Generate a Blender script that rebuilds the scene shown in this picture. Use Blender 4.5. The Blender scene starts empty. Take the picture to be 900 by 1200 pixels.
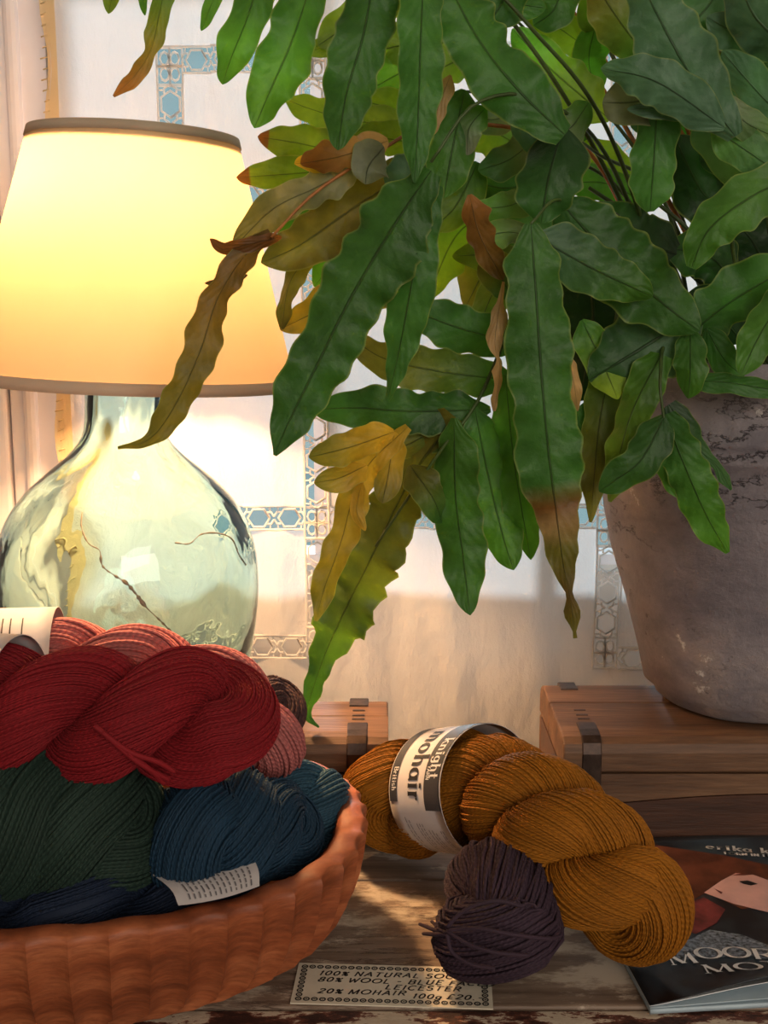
import bpy, bmesh, math, random
import numpy as np
from mathutils import Vector, Matrix
R_ = math.radians
scene = bpy.context.scene
COL = scene.collection

# ------------------------------------------------------------------ camera
F_PX, PITCH, CAM_H = 1400.0, R_(10.0), 0.4275
cam_d = bpy.data.cameras.new('camera'); cam = bpy.data.objects.new('camera', cam_d); COL.objects.link(cam)
cam.location = (0, 0, CAM_H); cam.rotation_euler = (math.pi/2 - PITCH, 0, 0)
cam_d.sensor_fit = 'VERTICAL'; cam_d.sensor_height = 24.0; cam_d.lens = 24.0*F_PX/1200.0
cam_d.clip_start = 0.02; cam_d.clip_end = 60
scene.camera = cam
# ------------------------------------------------------------------ sky, sun, added fill, exposure
w = bpy.data.worlds.new('sky'); scene.world = w; w.use_nodes = True
bg = w.node_tree.nodes['Background']; bg.inputs[0].default_value = (0.36, 0.56, 0.62, 1); bg.inputs[1].default_value = 0.75
sun_d = bpy.data.lights.new('low_sun', 'SUN'); sun_d.energy = 4.4; sun_d.angle = R_(7); sun_d.color = (0.82, 0.90, 1.0)
sun = bpy.data.objects.new('low_sun', sun_d); COL.objects.link(sun)
sun.rotation_euler = (R_(-80), 0, R_(4)); sun.location = (0, 4, 2)
fill_d = bpy.data.lights.new('added_rear_fill', 'AREA'); fill_d.shape = 'RECTANGLE'; fill_d.size = 1.8; fill_d.size_y = 1.5  # soft fill added behind the camera to lift the foreground; no window there
fill_d.energy = 52; fill_d.color = (1.0, 0.90, 0.78)
fill_o = bpy.data.objects.new('added_rear_fill', fill_d); COL.objects.link(fill_o)
fill_o.location = (0.9, -2.1, 1.15); fill_o.rotation_euler = (R_(80), 0, R_(18))
scene.view_settings.view_transform = 'Standard'; scene.view_settings.look = 'None'
scene.view_settings.exposure = 0.0; scene.view_settings.gamma = 1.0; scene.view_settings.use_curve_mapping = False

# ------------------------------------------------------------------ pixel -> point
CP, SP = math.cos(PITCH), math.sin(PITCH)
def ray(px, py):
    a, b = (px-450)/F_PX, (600-py)/F_PX
    return Vector((a, CP + b*SP, -SP + b*CP))
def P(px, py, Y):
    r = ray(px, py); t = Y/r.y
    return Vector((r.x*t, Y, CAM_H + r.z*t))
def PZ(px, py, z):
    r = ray(px, py); t = (z-CAM_H)/r.z
    return Vector((r.x*t, r.y*t, z))
def cam_depth(p): return p[1]*CP - (p[2]-CAM_H)*SP

# ------------------------------------------------------------------ object helpers
def link(o, parent=None):
    COL.objects.link(o)
    if parent is not None: o.parent = parent
    return o
def tag(o, label=None, cat=None, group=None, kind=None):
    if label: o['label'] = label
    if cat: o['category'] = cat
    if group: o['group'] = group
    if kind: o['kind'] = kind
    return o
def empty(name, loc=(0,0,0), rz=0, parent=None):
    o = bpy.data.objects.new(name, None); o.location = loc; o.rotation_euler = (0,0,rz); o.empty_display_size = 0.02
    return link(o, parent)
def mesh_obj(name, verts, faces, material, parent=None, smooth=False, loc=None):
    me = bpy.data.meshes.new(name)
    me.from_pydata([tuple(v) for v in verts], [], faces); me.update()
    if smooth: me.polygons.foreach_set('use_smooth', [True]*len(me.polygons))
    if material: me.materials.append(material)
    o = bpy.data.objects.new(name, me); link(o, parent)
    if parent is not None and loc is None:            # verts given in world space
        me.transform(parent.matrix_world.inverted() if False else Matrix.Translation(-Vector(wloc(parent))))
    if loc is not None: o.location = loc
    return o
def wloc(o):
    v = Vector(o.location)
    while o.parent: o = o.parent; v += Vector(o.location)
    return v
def bm_obj(name, bm, material, parent=None, smooth=False):
    me = bpy.data.meshes.new(name); bm.to_mesh(me); bm.free()
    if smooth: me.polygons.foreach_set('use_smooth', [True]*len(me.polygons))
    if material: me.materials.append(material)
    o = bpy.data.objects.new(name, me); link(o, parent)
    if parent is not None: me.transform(Matrix.Translation(-wloc(parent)))
    return o
def add_box(bm, x0, x1, y0, y1, z0, z1, bev=0.0, seg=2):
    r = bmesh.ops.create_cube(bm, size=1.0)
    vs = r['verts']
    for v in vs:
        v.co = Vector(((x0+x1)/2 + v.co.x*(x1-x0), (y0+y1)/2 + v.co.y*(y1-y0), (z0+z1)/2 + v.co.z*(z1-z0)))
    if bev > 0:
        es = list({e for v in vs for e in v.link_edges})
        bmesh.ops.bevel(bm, geom=es, offset=bev, segments=seg, affect='EDGES', profile=0.5)
def box(name, b, material, parent=None, bev=0.0, smooth=False):
    bm = bmesh.new(); add_box(bm, *b, bev=bev); return bm_obj(name, bm, material, parent, smooth)
def lathe(name, prof, center, material, parent=None, n=96, close=False, wob=None, cap0=False, cap1=False):
    vs, fs = [], []
    m = len(prof)
    for i, (r, z) in enumerate(prof):
        for k in range(n):
            a = 2*math.pi*k/n
            rr = r + (wob(a, z, i) if wob else 0)
            vs.append((center[0]+rr*math.cos(a), center[1]+rr*math.sin(a), center[2]+z))
    rows = m if close else m-1
    for i in range(rows):
        j = (i+1) % m
        for k in range(n):
            k2 = (k+1) % n
            fs.append((i*n+k, i*n+k2, j*n+k2, j*n+k))
    if cap0: fs.append(tuple(range(n))[::-1])
    if cap1: fs.append(tuple((m-1)*n+k for k in range(n)))
    return mesh_obj(name, vs, fs, material, parent, True)
def catmull(pts, n):
    p = np.array(pts, float); m = len(p)
    if m == 2: return p[0] + (p[1]-p[0])*np.linspace(0, 1, n)[:, None]
    e = np.vstack([2*p[0]-p[1], p, 2*p[-1]-p[-2]])
    L = np.concatenate([[0], np.cumsum(np.linalg.norm(np.diff(p[:, :], axis=0), axis=1))]); L /= L[-1]
    out = []
    for t in np.linspace(0, 1, n):
        i = min(max(int(np.searchsorted(L, t, side='right'))-1, 0), m-2)
        u = (t-L[i])/max(L[i+1]-L[i], 1e-9)
        a, b, c, d = e[i], e[i+1], e[i+2], e[i+3]
        out.append(0.5*((2*b) + (c-a)*u + (2*a-5*b+4*c-d)*u*u + (3*b-3*c+d-a)*u**3))
    return np.array(out)
def tube_arrays(path, rad, sides=8, caps=True):
    path = np.array(path, float); n = len(path)
    rad = np.full(n, rad) if np.isscalar(rad) else np.array(rad)
    T = np.gradient(path, axis=0); T /= np.linalg.norm(T, axis=1)[:, None] + 1e-12
    up = np.array([0, 0, 1.0]) if abs(T[0][2]) < 0.9 else np.array([1.0, 0, 0])
    N = np.cross(T[0], up); N /= np.linalg.norm(N)
    vs, fs = [], []
    for i in range(n):
        N = N - T[i]*np.dot(N, T[i]); N /= np.linalg.norm(N)+1e-12
        B = np.cross(T[i], N)
        for k in range(sides):
            a = 2*math.pi*k/sides
            vs.append(path[i] + rad[i]*(math.cos(a)*N + math.sin(a)*B))
    for i in range(n-1):
        for k in range(sides):
            k2 = (k+1) % sides
            fs.append((i*sides+k, i*sides+k2, (i+1)*sides+k2, (i+1)*sides+k))
    if caps:
        fs.append(tuple(range(sides))[::-1]); fs.append(tuple((n-1)*sides+k for k in range(sides)))
    return vs, fs
def tube(name, path, rad, material, parent=None, sides=8):
    v, f = tube_arrays(path, rad, sides); return mesh_obj(name, v, f, material, parent, True)
def merge(parts):
    vs, fs = [], []
    for v, f in parts:
        o = len(vs); vs += list(v); fs += [tuple(i+o for i in q) for q in f]
    return vs, fs

# ------------------------------------------------------------------ materials
def lin(c):
    return tuple(((x/255)/12.92 if x/255 <= 0.04045 else (((x/255)+0.055)/1.055)**2.4) for x in c) + (1,)
class NT:
    def __init__(s, name):
        s.m = bpy.data.materials.new(name); s.m.use_nodes = True; s.t = s.m.node_tree; s.t.nodes.clear()
        s.out = s.n('ShaderNodeOutputMaterial')
    def n(s, typ, **kw):
        nd = s.t.nodes.new(typ)
        for k, v in kw.items():
            if k.startswith('i_'):
                key = k[2:]; key = int(key) if key.isdigit() else key.replace('_', ' ')
                nd.inputs[key].default_value = v
            else: setattr(nd, k, v)
        return nd
    def l(s, a, b): s.t.links.new(a, b); return s
    def ramp(s, fac, stops):
        r = s.n('ShaderNodeValToRGB'); e = r.color_ramp.elements
        while len(e) < len(stops): e.new(0.5)
        for q, (p, c) in zip(e, stops): q.position = p; q.color = c
        s.l(fac, r.inputs[0]); return r.outputs[0]
    def noise(s, scale, detail=4, rough=0.55, vec=None, stretch=None, coord='Object'):
        if vec is None:
            tc = s.n('ShaderNodeTexCoord'); vec = tc.outputs[coord]
        if stretch:
            mp = s.n('ShaderNodeMapping'); mp.inputs['Scale'].default_value = stretch; s.l(vec, mp.inputs[0]); vec = mp.outputs[0]
        nz = s.n('ShaderNodeTexNoise'); nz.inputs['Scale'].default_value = scale; nz.inputs['Detail'].default_value = detail
        nz.inputs['Roughness'].default_value = rough
        s.l(vec, nz.inputs['Vector']); return nz.outputs['Fac']
    def mix(s, fac, a, b, mode='MIX'):
        m = s.n('ShaderNodeMix', data_type='RGBA', blend_type=mode)
        for sock, v in ((m.inputs[0], fac), (m.inputs[6], a), (m.inputs[7], b)):
            if hasattr(v, 'is_linked'): s.l(v, sock)
            else: sock.default_value = v
        return m.outputs[2]
    def math(s, op, a, b=None, c=None):
        m = s.n('ShaderNodeMath', operation=op)
        for i, v in enumerate((a, b, c)):
            if v is None: continue
            if hasattr(v, 'is_linked'): s.l(v, m.inputs[i])
            else: m.inputs[i].default_value = v
        return m.outputs[0]
    def bump(s, h, strength=0.3, dist=0.002):
        b = s.n('ShaderNodeBump'); b.inputs['Strength'].default_value = strength; b.inputs['Distance'].default_value = dist
        s.l(h, b.inputs['Height']); return b.outputs[0]
    def pbr(s, col, rough=0.6, normal=None, metal=0, spec=0.4, **kw):
        p = s.n('ShaderNodeBsdfPrincipled')
        for k, v in (('Base Color', col), ('Roughness', rough), ('Metallic', metal), ('Specular IOR Level', spec)):
            if hasattr(v, 'is_linked'): s.l(v, p.inputs[k])
            else: p.inputs[k].default_value = v
        for k, v in kw.items(): p.inputs[k.replace('_', ' ')].default_value = v
        if normal is not None: s.l(normal, p.inputs['Normal'])
        return p.outputs[0]
    def done(s, sh): s.l(sh, s.out.inputs[0]); return s.m

def plain(name, rgb, rough=0.6, var=0.12, scale=30, metal=0, bump=0.1):
    t = NT(name); nz = t.noise(scale)
    c = lin(rgb); d = tuple(x*(1-2*var) for x in c[:3])+(1,); b = tuple(min(1, x*(1+var)) for x in c[:3])+(1,)
    col = t.ramp(nz, [(0.3, d), (0.7, b)])
    return t.done(t.pbr(col, rough, t.bump(nz, bump, 0.001) if bump else None, metal))
def wood(name, dark, mid, light, stretch=(3, 40, 40), rough=0.6, scale=1.0, bump=0.35, stain=0.5):
    t = NT(name)
    g = t.noise(scale, 7, 0.65, stretch=stretch)
    g2 = t.noise(scale*9, 3, 0.6, stretch=stretch)
    col = t.ramp(g, [(0.28, lin(dark)), (0.48, lin(mid)), (0.68, lin(light))])
    col = t.mix(t.math('MULTIPLY', t.ramp(g2, [(0.35, (1,1,1,1)), (0.6, (0,0,0,1))]), 0.35), col, lin(dark))
    st = t.ramp(t.noise(7, 4), [(0.35, (0.62, 0.58, 0.55, 1)), (0.7, (1.05, 1.05, 1.05, 1))])
    col = t.mix(stain, col, st, 'MULTIPLY')
    return t.done(t.pbr(col, rough, t.bump(g2, bump, 0.0012)))

M = {}
M['wall'] = plain('painted_plaster', (225, 218, 210), 0.8, 0.03, 6)
M['trimpaint'] = plain('white_painted_wood', (250, 243, 245), 0.55, 0.05, 9, 0, 0.5)
M['floor'] = wood('floor_boards', (70, 48, 34), (105, 74, 52), (130, 95, 70), (2, 30, 30))
M['bowlwood'] = wood('reddish_bowl_wood', (82, 38, 20), (148, 78, 44), (182, 108, 68), (9, 9, 46), 0.55, 1.0, 0.3, 0.55)
M['trunkwood'] = wood('honey_trunk_wood', (60, 40, 28), (104, 74, 52), (132, 98, 70), (4, 44, 44), 0.6, 1.0, 0.4, 0.5)
M['trunkdark'] = wood('dark_trunk_wood', (44, 26, 18), (70, 42, 28), (92, 58, 40), (4, 44, 44), 0.5, 1.0, 0.3, 0.4)
M['strap'] = plain('rusty_dark_iron', (62, 46, 38), 0.45, 0.3, 120, 0.5, 0.4)
M['brass'] = plain('aged_brass', (150, 120, 70), 0.35, 0.15, 60, 0.9)
M['paper'] = plain('pale_label_paper', (214, 208, 208), 0.6, 0.03, 40, 0, 0.03)
M['paperdark'] = plain('charcoal_print', (58, 58, 64), 0.6, 0.05, 60, 0, 0)
M['ink'] = plain('black_ink', (44, 42, 44), 0.6, 0.05, 80, 0, 0)
M['inkgrey'] = plain('grey_small_print', (120, 116, 120), 0.6, 0.05, 80, 0, 0)
M['white'] = plain('white_print', (226, 224, 222), 0.5, 0.02, 60, 0, 0)
M['card'] = plain('cream_card', (206, 196, 176), 0.65, 0.05, 60, 0, 0.04)


def table_mat():
    t = NT('weathered_painted_boards')
    g = t.noise(1.0, 8, 0.7, stretch=(3.5, 50, 50))
    col = t.ramp(g, [(0.3, lin((84, 66, 54))), (0.5, lin((126, 106, 90))), (0.7, lin((154, 134, 118)))])
    pn = t.noise(9, 8, 0.72, stretch=(1.0, 2.4, 2.4))
    col = t.mix(t.ramp(pn, [(0.49, (0,0,0,1)), (0.56, (1,1,1,1))]), col, lin((186, 170, 150)))
    cr = t.noise(5, 9, 0.75, stretch=(1.2, 9, 9))
    crm = t.ramp(cr, [(0.485, (0,0,0,1)), (0.5, (1,1,1,1)), (0.515, (0,0,0,1))])
    big = t.ramp(t.noise(6, 3), [(0.5, (0,0,0,1)), (0.6, (1,1,1,1))])
    crf = t.math('MULTIPLY', crm, big)
    col = t.mix(crf, col, lin((58, 34, 26)))
    h = t.math('SUBTRACT', t.math('ADD', t.math('MULTIPLY', g, 0.5), t.math('MULTIPLY', pn, 0.5)), crf)
    return t.done(t.pbr(col, 0.55, t.bump(h, 0.5, 0.002)))
M['table'] = table_mat()
def flake_mat():
    t = NT('peeling_edge_paint')
    pn = t.noise(26, 8, 0.75, stretch=(1, 2.5, 2.5))
    col = t.ramp(pn, [(0.42, lin((52, 28, 22))), (0.49, lin((110, 62, 46))), (0.52, lin((196, 180, 158))), (0.7, lin((170, 150, 130)))])
    return t.done(t.pbr(col, 0.6, t.bump(pn, 0.8, 0.003)))
M['flake'] = flake_mat()
def pot_mat():
    t = NT('weathered_grey_pot')
    a = t.noise(6, 6, 0.65); b = t.noise(80, 6, 0.7); c = t.noise(24, 9, 0.75); e = t.noise(13, 7, 0.7, stretch=(1, 1, 2.2))
    col = t.ramp(a, [(0.32, lin((104, 98, 106))), (0.48, lin((140, 132, 136))), (0.64, lin((166, 150, 142)))])
    col = t.mix(t.math('MULTIPLY', t.ramp(e, [(0.35, (1,1,1,1)), (0.55, (0,0,0,1))]), 0.5), col, lin((92, 88, 98)))
    col = t.mix(t.ramp(c, [(0.63, (0,0,0,1)), (0.67, (1,1,1,1))]), col, lin((208, 202, 198)))
    crk_refr = t.math('MULTIPLY', t.ramp(e, [(0.488, (0,0,0,1)), (0.5, (1,1,1,1)), (0.512, (0,0,0,1))]), t.ramp(t.noise(9, 3), [(0.5, (0,0,0,1)), (0.58, (1,1,1,1))]))
    col = t.mix(t.math('MULTIPLY', crk_refr, 0.8), col, lin((50, 44, 46)))
    col = t.mix(t.ramp(b, [(0.29, (0.8,0.8,0.8,1)), (0.35, (0,0,0,1))]), col, lin((66, 60, 62)))
    h = t.math('SUBTRACT', t.math('ADD', t.math('MULTIPLY', b, 0.6), c), crk_refr)
    return t.done(t.pbr(col, 0.6, t.bump(h, 0.75, 0.004)))
M['pot'] = pot_mat()
M['soil'] = plain('dark_potting_soil', (40, 30, 24), 0.95, 0.3, 120, 0, 0.8)
def cloth_mat(name, rgb, trans=0.5, weave=900, tint=None, fold=0.35):
    t = NT(name)
    n1 = t.noise(9, 5, 0.6); n2 = t.noise(weave, 2)
    col = t.ramp(n1, [(0.3, tuple(x*0.93 for x in lin(rgb)[:3])+(1,)), (0.7, lin(rgb))])
    nm = t.bump(t.math('ADD', t.noise(22, 5, 0.55, stretch=(1.4, 1, 0.6)), t.math('MULTIPLY', n2, 0.06)), fold, 0.012)
    d = t.n('ShaderNodeBsdfDiffuse'); tr = t.n('ShaderNodeBsdfTranslucent')
    for q in (d, tr): t.l(col, q.inputs[0]); t.l(nm, q.inputs['Normal'])
    if tint: t.l(t.mix(1.0, col, tint, 'MULTIPLY'), d.inputs[0])
    mx = t.n('ShaderNodeMixShader'); mx.inputs[0].default_value = trans
    t.l(d.outputs[0], mx.inputs[1]); t.l(tr.outputs[0], mx.inputs[2])
    return t.done(mx.outputs[0])
M['curtain'] = cloth_mat('white_cotton_curtain', (244, 238, 234), 0.43, 900, None, 0.6)
M['lace'] = cloth_mat('white_crochet_thread', (250, 246, 242), 0.5)
M['shade'] = cloth_mat('cream_lamp_shade_fabric', (250, 220, 172), 0.085, 1400, (0.55, 0.56, 0.58, 1), 0.05)
M['trim_band'] = cloth_mat('taupe_shade_binding', (212, 194, 170), 0.30, 1400, None, 0.05)
def glass_mat():
    t = NT('pale_green_bottle_glass')
    g = t.n('ShaderNodeBsdfGlass'); g.inputs['Color'].default_value = (0.85, 0.955, 0.945, 1); g.inputs['Roughness'].default_value = 0.0; g.inputs['IOR'].default_value = 1.48
    nm = t.bump(t.noise(14, 3, 0.5), 0.2, 0.012); t.l(nm, g.inputs['Normal'])
    return t.done(g.outputs[0])
M['glass'] = glass_mat()
def pane_mat():
    t = NT('thin_window_glass')
    tr = t.n('ShaderNodeBsdfTransparent'); tr.inputs[0].default_value = (0.93, 0.97, 0.97, 1)
    gl = t.n('ShaderNodeBsdfGlossy'); gl.inputs['Roughness'].default_value = 0.02
    mx = t.n('ShaderNodeMixShader'); mx.inputs[0].default_value = 0.06
    t.l(tr.outputs[0], mx.inputs[1]); t.l(gl.outputs[0], mx.inputs[2]); return t.done(mx.outputs[0])
M['pane'] = pane_mat()
def bulb_mat():
    t = NT('lit_bulb_glass'); e = t.n('ShaderNodeEmission'); e.inputs[0].default_value = (1, 0.72, 0.36, 1); e.inputs[1].default_value = 12
    tr = t.n('ShaderNodeBsdfTransparent'); mx = t.n('ShaderNodeMixShader'); mx.inputs[0].default_value = 0.35
    t.l(tr.outputs[0], mx.inputs[1]); t.l(e.outputs[0], mx.inputs[2]); return t.done(mx.outputs[0])
M['bulb'] = bulb_mat()
def yarn_mat(name, rgb, pitch=0.0042, gloss=0.3):
    t = NT(name)
    uv = t.n('ShaderNodeUVMap'); sp = t.n('ShaderNodeSeparateXYZ'); t.l(uv.outputs[0], sp.inputs[0])
    ph = t.math('ADD', t.math('MULTIPLY', sp.outputs[0], 1.0/pitch), sp.outputs[1])
    s = t.math('SINE', t.math('MULTIPLY', ph, 2*math.pi))
    s01 = t.math('MULTIPLY_ADD', s, 0.5, 0.5)
    nz = t.noise(28, 3)
    c = tuple(x*0.72 for x in lin(rgb)[:3])+(1,)
    base = t.ramp(nz, [(0.3, tuple(x*0.78 for x in c[:3])+(1,)), (0.7, tuple(min(1, x*1.15) for x in c[:3])+(1,))])
    col = t.mix(t.math('MULTIPLY', t.math('SUBTRACT', 1.0, s01), 0.4), base, tuple(x*0.35 for x in c[:3])+(1,))
    p = t.pbr(col, 0.75, t.bump(s01, 0.6, 0.0006), spec=0.25, Sheen_Weight=gloss)
    for l in (t.t.nodes,):
        for nd in l:
            if nd.type == 'BSDF_PRINCIPLED':
                nd.inputs['Sheen Roughness'].default_value = 0.45
                nd.inputs['Sheen Tint'].default_value = tuple(min(1, x*1.6+0.03) for x in c[:3])+(1,)
    return t.done(p)
YARN = {'mustard': (178, 110, 18), 'aubergine': (66, 48, 62), 'red': (150, 24, 34), 'pink': (206, 120, 116), 'brown': (84, 58, 58),
        'green': (40, 62, 52), 'blue': (28, 60, 84), 'navy': (24, 40, 66), 'teal': (48, 84, 104)}
YM = {k: yarn_mat(k + '_wool', v) for k, v in YARN.items()}
def leaf_mat():
    t = NT('fern_leaf')
    at = t.n('ShaderNodeVertexColor'); at.layer_name = 'Col'
    uv = t.n('ShaderNodeUVMap'); sp = t.n('ShaderNodeSeparateXYZ'); t.l(uv.outputs[0], sp.inputs[0])
    v = t.math('ABSOLUTE', t.math('SUBTRACT', sp.outputs[1], 0.5))
    mid = t.ramp(v, [(0.008, (1,1,1,1)), (0.022, (0,0,0,1))])
    vein = t.math('SINE', t.math('MULTIPLY_ADD', sp.outputs[0], 520.0, t.math('MULTIPLY', v, -30.0)))
    blot = t.noise(34, 5, 0.6)
    col = t.mix(1.0, at.outputs[0], t.ramp(blot, [(0.3, (0.62, 0.66, 0.6, 1)), (0.7, (1.2, 1.15, 1.1, 1))]), 'MULTIPLY')
    rim = t.ramp(v, [(0.462, (0,0,0,1)), (0.495, (1,1,1,1))])
    col = t.mix(t.math('MULTIPLY', rim, 0.45), col, lin((150, 160, 84)))
    col = t.mix(t.math('MULTIPLY', mid, 0.6), col, (0.02, 0.03, 0.01, 1))
    h = t.math('ADD', t.math('MULTIPLY', vein, 0.05), t.math('SUBTRACT', t.math('MULTIPLY', blot, 1.6), t.math('MULTIPLY', mid, 1.2)))
    nm = t.bump(h, 0.6, 0.003)
    p = t.pbr(col, 0.5, nm, spec=0.4)
    tr = t.n('ShaderNodeBsdfTranslucent')
    tc = t.mix(1.0, col, (1.35, 1.5, 0.55, 1), 'MULTIPLY'); t.l(tc, tr.inputs[0])
    mx = t.n('ShaderNodeMixShader'); mx.inputs[0].default_value = 0.36
    t.l(p, mx.inputs[1]); t.l(tr.outputs[0], mx.inputs[2]); return t.done(mx.outputs[0])
M['leaf'] = leaf_mat()
M['stem'] = plain('brown_fern_stem', (168, 106, 48), 0.5, 0.2, 60)
M['stemgreen'] = plain('green_fern_stem', (62, 82, 34), 0.5, 0.2, 60)

# ================================================================== the room
ZF = -0.76
def struct(o): o['kind'] = 'structure'; return o
YW = 1.30
WIN_L, WIN_R = -0.345, 0.86
SILL = P(500, 693, YW).z + 0.024; WTOP = 1.25
struct(box('floor', (-2.2, 2.4, -2.5, YW+0.12, ZF-0.05, ZF), M['floor']))
struct(box('ceiling', (-2.2, 2.4, -2.5, YW+0.12, 1.7, 1.75), M['wall']))
bm = bmesh.new()
add_box(bm, -2.2, WIN_L, YW, YW+0.12, ZF, 1.7); add_box(bm, WIN_R, 2.4, YW, YW+0.12, ZF, 1.7)
add_box(bm, WIN_L, WIN_R, YW, YW+0.12, ZF, SILL); add_box(bm, WIN_L, WIN_R, YW, YW+0.12, WTOP, 1.7)
struct(bm_obj('wall_back', bm, M['wall']))
struct(box('wall_left', (-2.25, -2.2, -2.5, YW+0.12, ZF, 1.7), M['wall']))
struct(box('wall_right', (2.4, 2.45, -2.5, YW+0.12, ZF, 1.7), M['wall']))
struct(box('wall_front', (-2.2, 2.4, -2.55, -2.5, ZF, 1.7), M['wall']))
# window behind the curtain
win = struct(empty('window_1', ((WIN_L+WIN_R)/2, YW+0.05, SILL)))
FW = 0.03
bm = bmesh.new()
add_box(bm, WIN_L, WIN_R, YW+0.03, YW+0.08, SILL, SILL+0.012); add_box(bm, WIN_L, WIN_R, YW+0.03, YW+0.08, WTOP-FW, WTOP)
add_box(bm, WIN_L, WIN_L+FW, YW+0.03, YW+0.08, SILL, WTOP); add_box(bm, WIN_R-FW, WIN_R, YW+0.03, YW+0.08, SILL, WTOP)
bm_obj('window_frame', bm, M['trimpaint'], win)
mull = [P(381, 640, YW+0.05).x, P(613, 640, YW+0.05).x, P(613, 640, YW+0.05).x + 0.235, P(613, 640, YW+0.05).x + 0.47]
for mx_ in mull: box('glazing_bar', (mx_-0.011, mx_+0.011, YW+0.035, YW+0.075, SILL+0.012, WTOP-FW), M['trimpaint'], win)
zb = SILL + 0.62
box('glazing_bar', (WIN_L+FW, WIN_R-FW, YW+0.038, YW+0.072, zb-0.011, zb+0.011), M['trimpaint'], win)
xs = [WIN_L+FW] + mull + [WIN_R-FW]
for i in range(len(xs)-1):
    for z0, z1 in ((SILL+0.012, zb), (zb, WTOP-FW)):
        box('pane', (xs[i], xs[i+1], YW+0.052, YW+0.056, z0, z1), M['pane'], win)
# painted boards at the side of the window
XA = P(6, 530, 1.22).x; XB = P(64, 520, 1.22).x
struct(box('trim_1', (XA-0.30, XA-0.0012, 1.235, YW, ZF, 1.69), M['trimpaint'], bev=0.003))
t2 = struct(empty('trim_2', (XA, YW, ZF)))
box('casing_board', (XA+0.0012, XB+0.012, 1.24, YW, ZF, 1.69), M['trimpaint'], t2, bev=0.003)
box('casing_bead', (XA+0.016, XA+0.030, 1.232, 1.245, ZF, 1.69), M['trimpaint'], t2, bev=0.005)

# ================================================================== curtain
YC = 1.215
def cw(x, z):
    return (0.0045*math.sin(x*31+1.0+0.6*math.sin(z*3)) + 0.003*math.sin(x*67+z*5) + 0.0035*math.sin(x*11-z*7+2) + 0.002*math.sin(z*23+x*9) + 0.0016*math.sin(x*140+2*math.sin(z*4)) + 0.0018*math.sin(x*23+z*31+1.5*math.sin(x*13)))
CX0, CX1, CZ0, CZ1 = P(70, 400, YC).x, 0.80, -0.20, 1.30
HS = 0.0125
def PX(px, py): return P(px, py, YC).x
def PZc(px, py): return P(px, py, YC).z
V1, V2, V3 = PX(197, 110), PX(372, 640), PX(712, 690)
H1, H2, H3, H4, H5 = PZc(300, 68), PZc(400, 606), PZc(330, 757), PZc(730, 770), PZc(300, 230)
# strips: (kind, fixed, a, b)
strips = [('v', V1, H5, H1+HS), ('h', H1, V1+HS, V2-HS), ('v', V2, H3-HS, H1+HS), ('h', H5, V1-HS, V2-HS), ('h', H3, CX0+0.06, V2-HS),
          ('h', H2, V2+HS, V3-HS), ('h', H2, PX(250, 606), V2-HS), ('v', V3, H4-HS, H1+HS), ('h', H4, V3+HS, CX1-0.1), ('h', H1, V2+HS, V3-HS), ('h', H1, V3+HS, CX1-0.1)]
def in_strip(x, z):
    for k, c, a, b in strips:
        if k == 'v' and abs(x-c) < HS and a <= z <= b: return True
        if k == 'h' and abs(z-c) < HS and a <= x <= b: return True
    return False
def grid_lines(lo, hi, step, extra):
    s = set(np.round(np.arange(lo, hi+1e-9, step), 5)); out = sorted(set([lo, hi]) | s)
    out = [v for v in out if all(abs(v-e) > step*0.45 for e in extra)] + list(extra)
    return sorted(out)
ex, ez = [], []
for k, c, a, b in strips:
    if k == 'v': ex += [c-HS, c+HS]; ez += [a, b]
    else: ez += [c-HS, c+HS]; ex += [a, b]
def uniq(l):
    o = []
    for v in sorted(l):
        if CX1 > -9 and (not o or v-o[-1] > 1e-5): o.append(v)
    return o
gx = grid_lines(CX0, CX1, 0.009, uniq(ex)); gz = grid_lines(CZ0, CZ1, 0.012, uniq(ez))
vs = [(x + (0.0025*math.sin(z*60)+0.003*math.sin(z*11+1) if i == 0 else 0), YC + cw(x, z), z) for z in gz for i, x in enumerate(gx)]
nx = len(gx); fs = []
for j in range(len(gz)-1):
    for i in range(nx-1):
        if not in_strip((gx[i]+gx[i+1])/2, (gz[j]+gz[j+1])/2):
            fs.append((j*nx+i, j*nx+i+1, (j+1)*nx+i+1, (j+1)*nx+i))
curt = empty('window_curtain', (0.2, YC, CZ0)); tag(curt, 'white cotton curtain with crochet lace insertions hanging over the window', 'curtain')
mesh_obj('cotton_panel', vs, fs, M['curtain'], curt, True)
sv = [(CX0 - 0.003 + 0.013*k + 0.0025*math.sin(z*60)*(1-k) + 0.003*math.sin(z*11+1)*(1-k), YC + cw(CX0+0.013*k, z) - 0.0012, z) for z in gz for k in (0, 1)]
M['selvedge'] = cloth_mat('cream_selvedge', (244, 222, 178), 0.45)
mesh_obj('selvedge', sv, [(2*j, 2*j+1, 2*j+3, 2*j+2) for j in range(len(gz)-1)], M['selvedge'], curt, True)
# fringe and hem along the frayed left edge
fr = []
for i in range(150):
    z = CZ0 + 1.5*i/150; x0 = CX0 + 0.002
    fr.append(tube_arrays([(x0, YC+cw(x0, z)-0.001, z), (x0-0.004-random.Random(i).random()*0.004, YC+cw(x0, z)-0.002, z-0.002)], 0.0007, 4))
v, f = merge(fr); tag(mesh_obj('frayed_edge', v, f, M['selvedge'], curt, True), kind='stuff')
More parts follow.
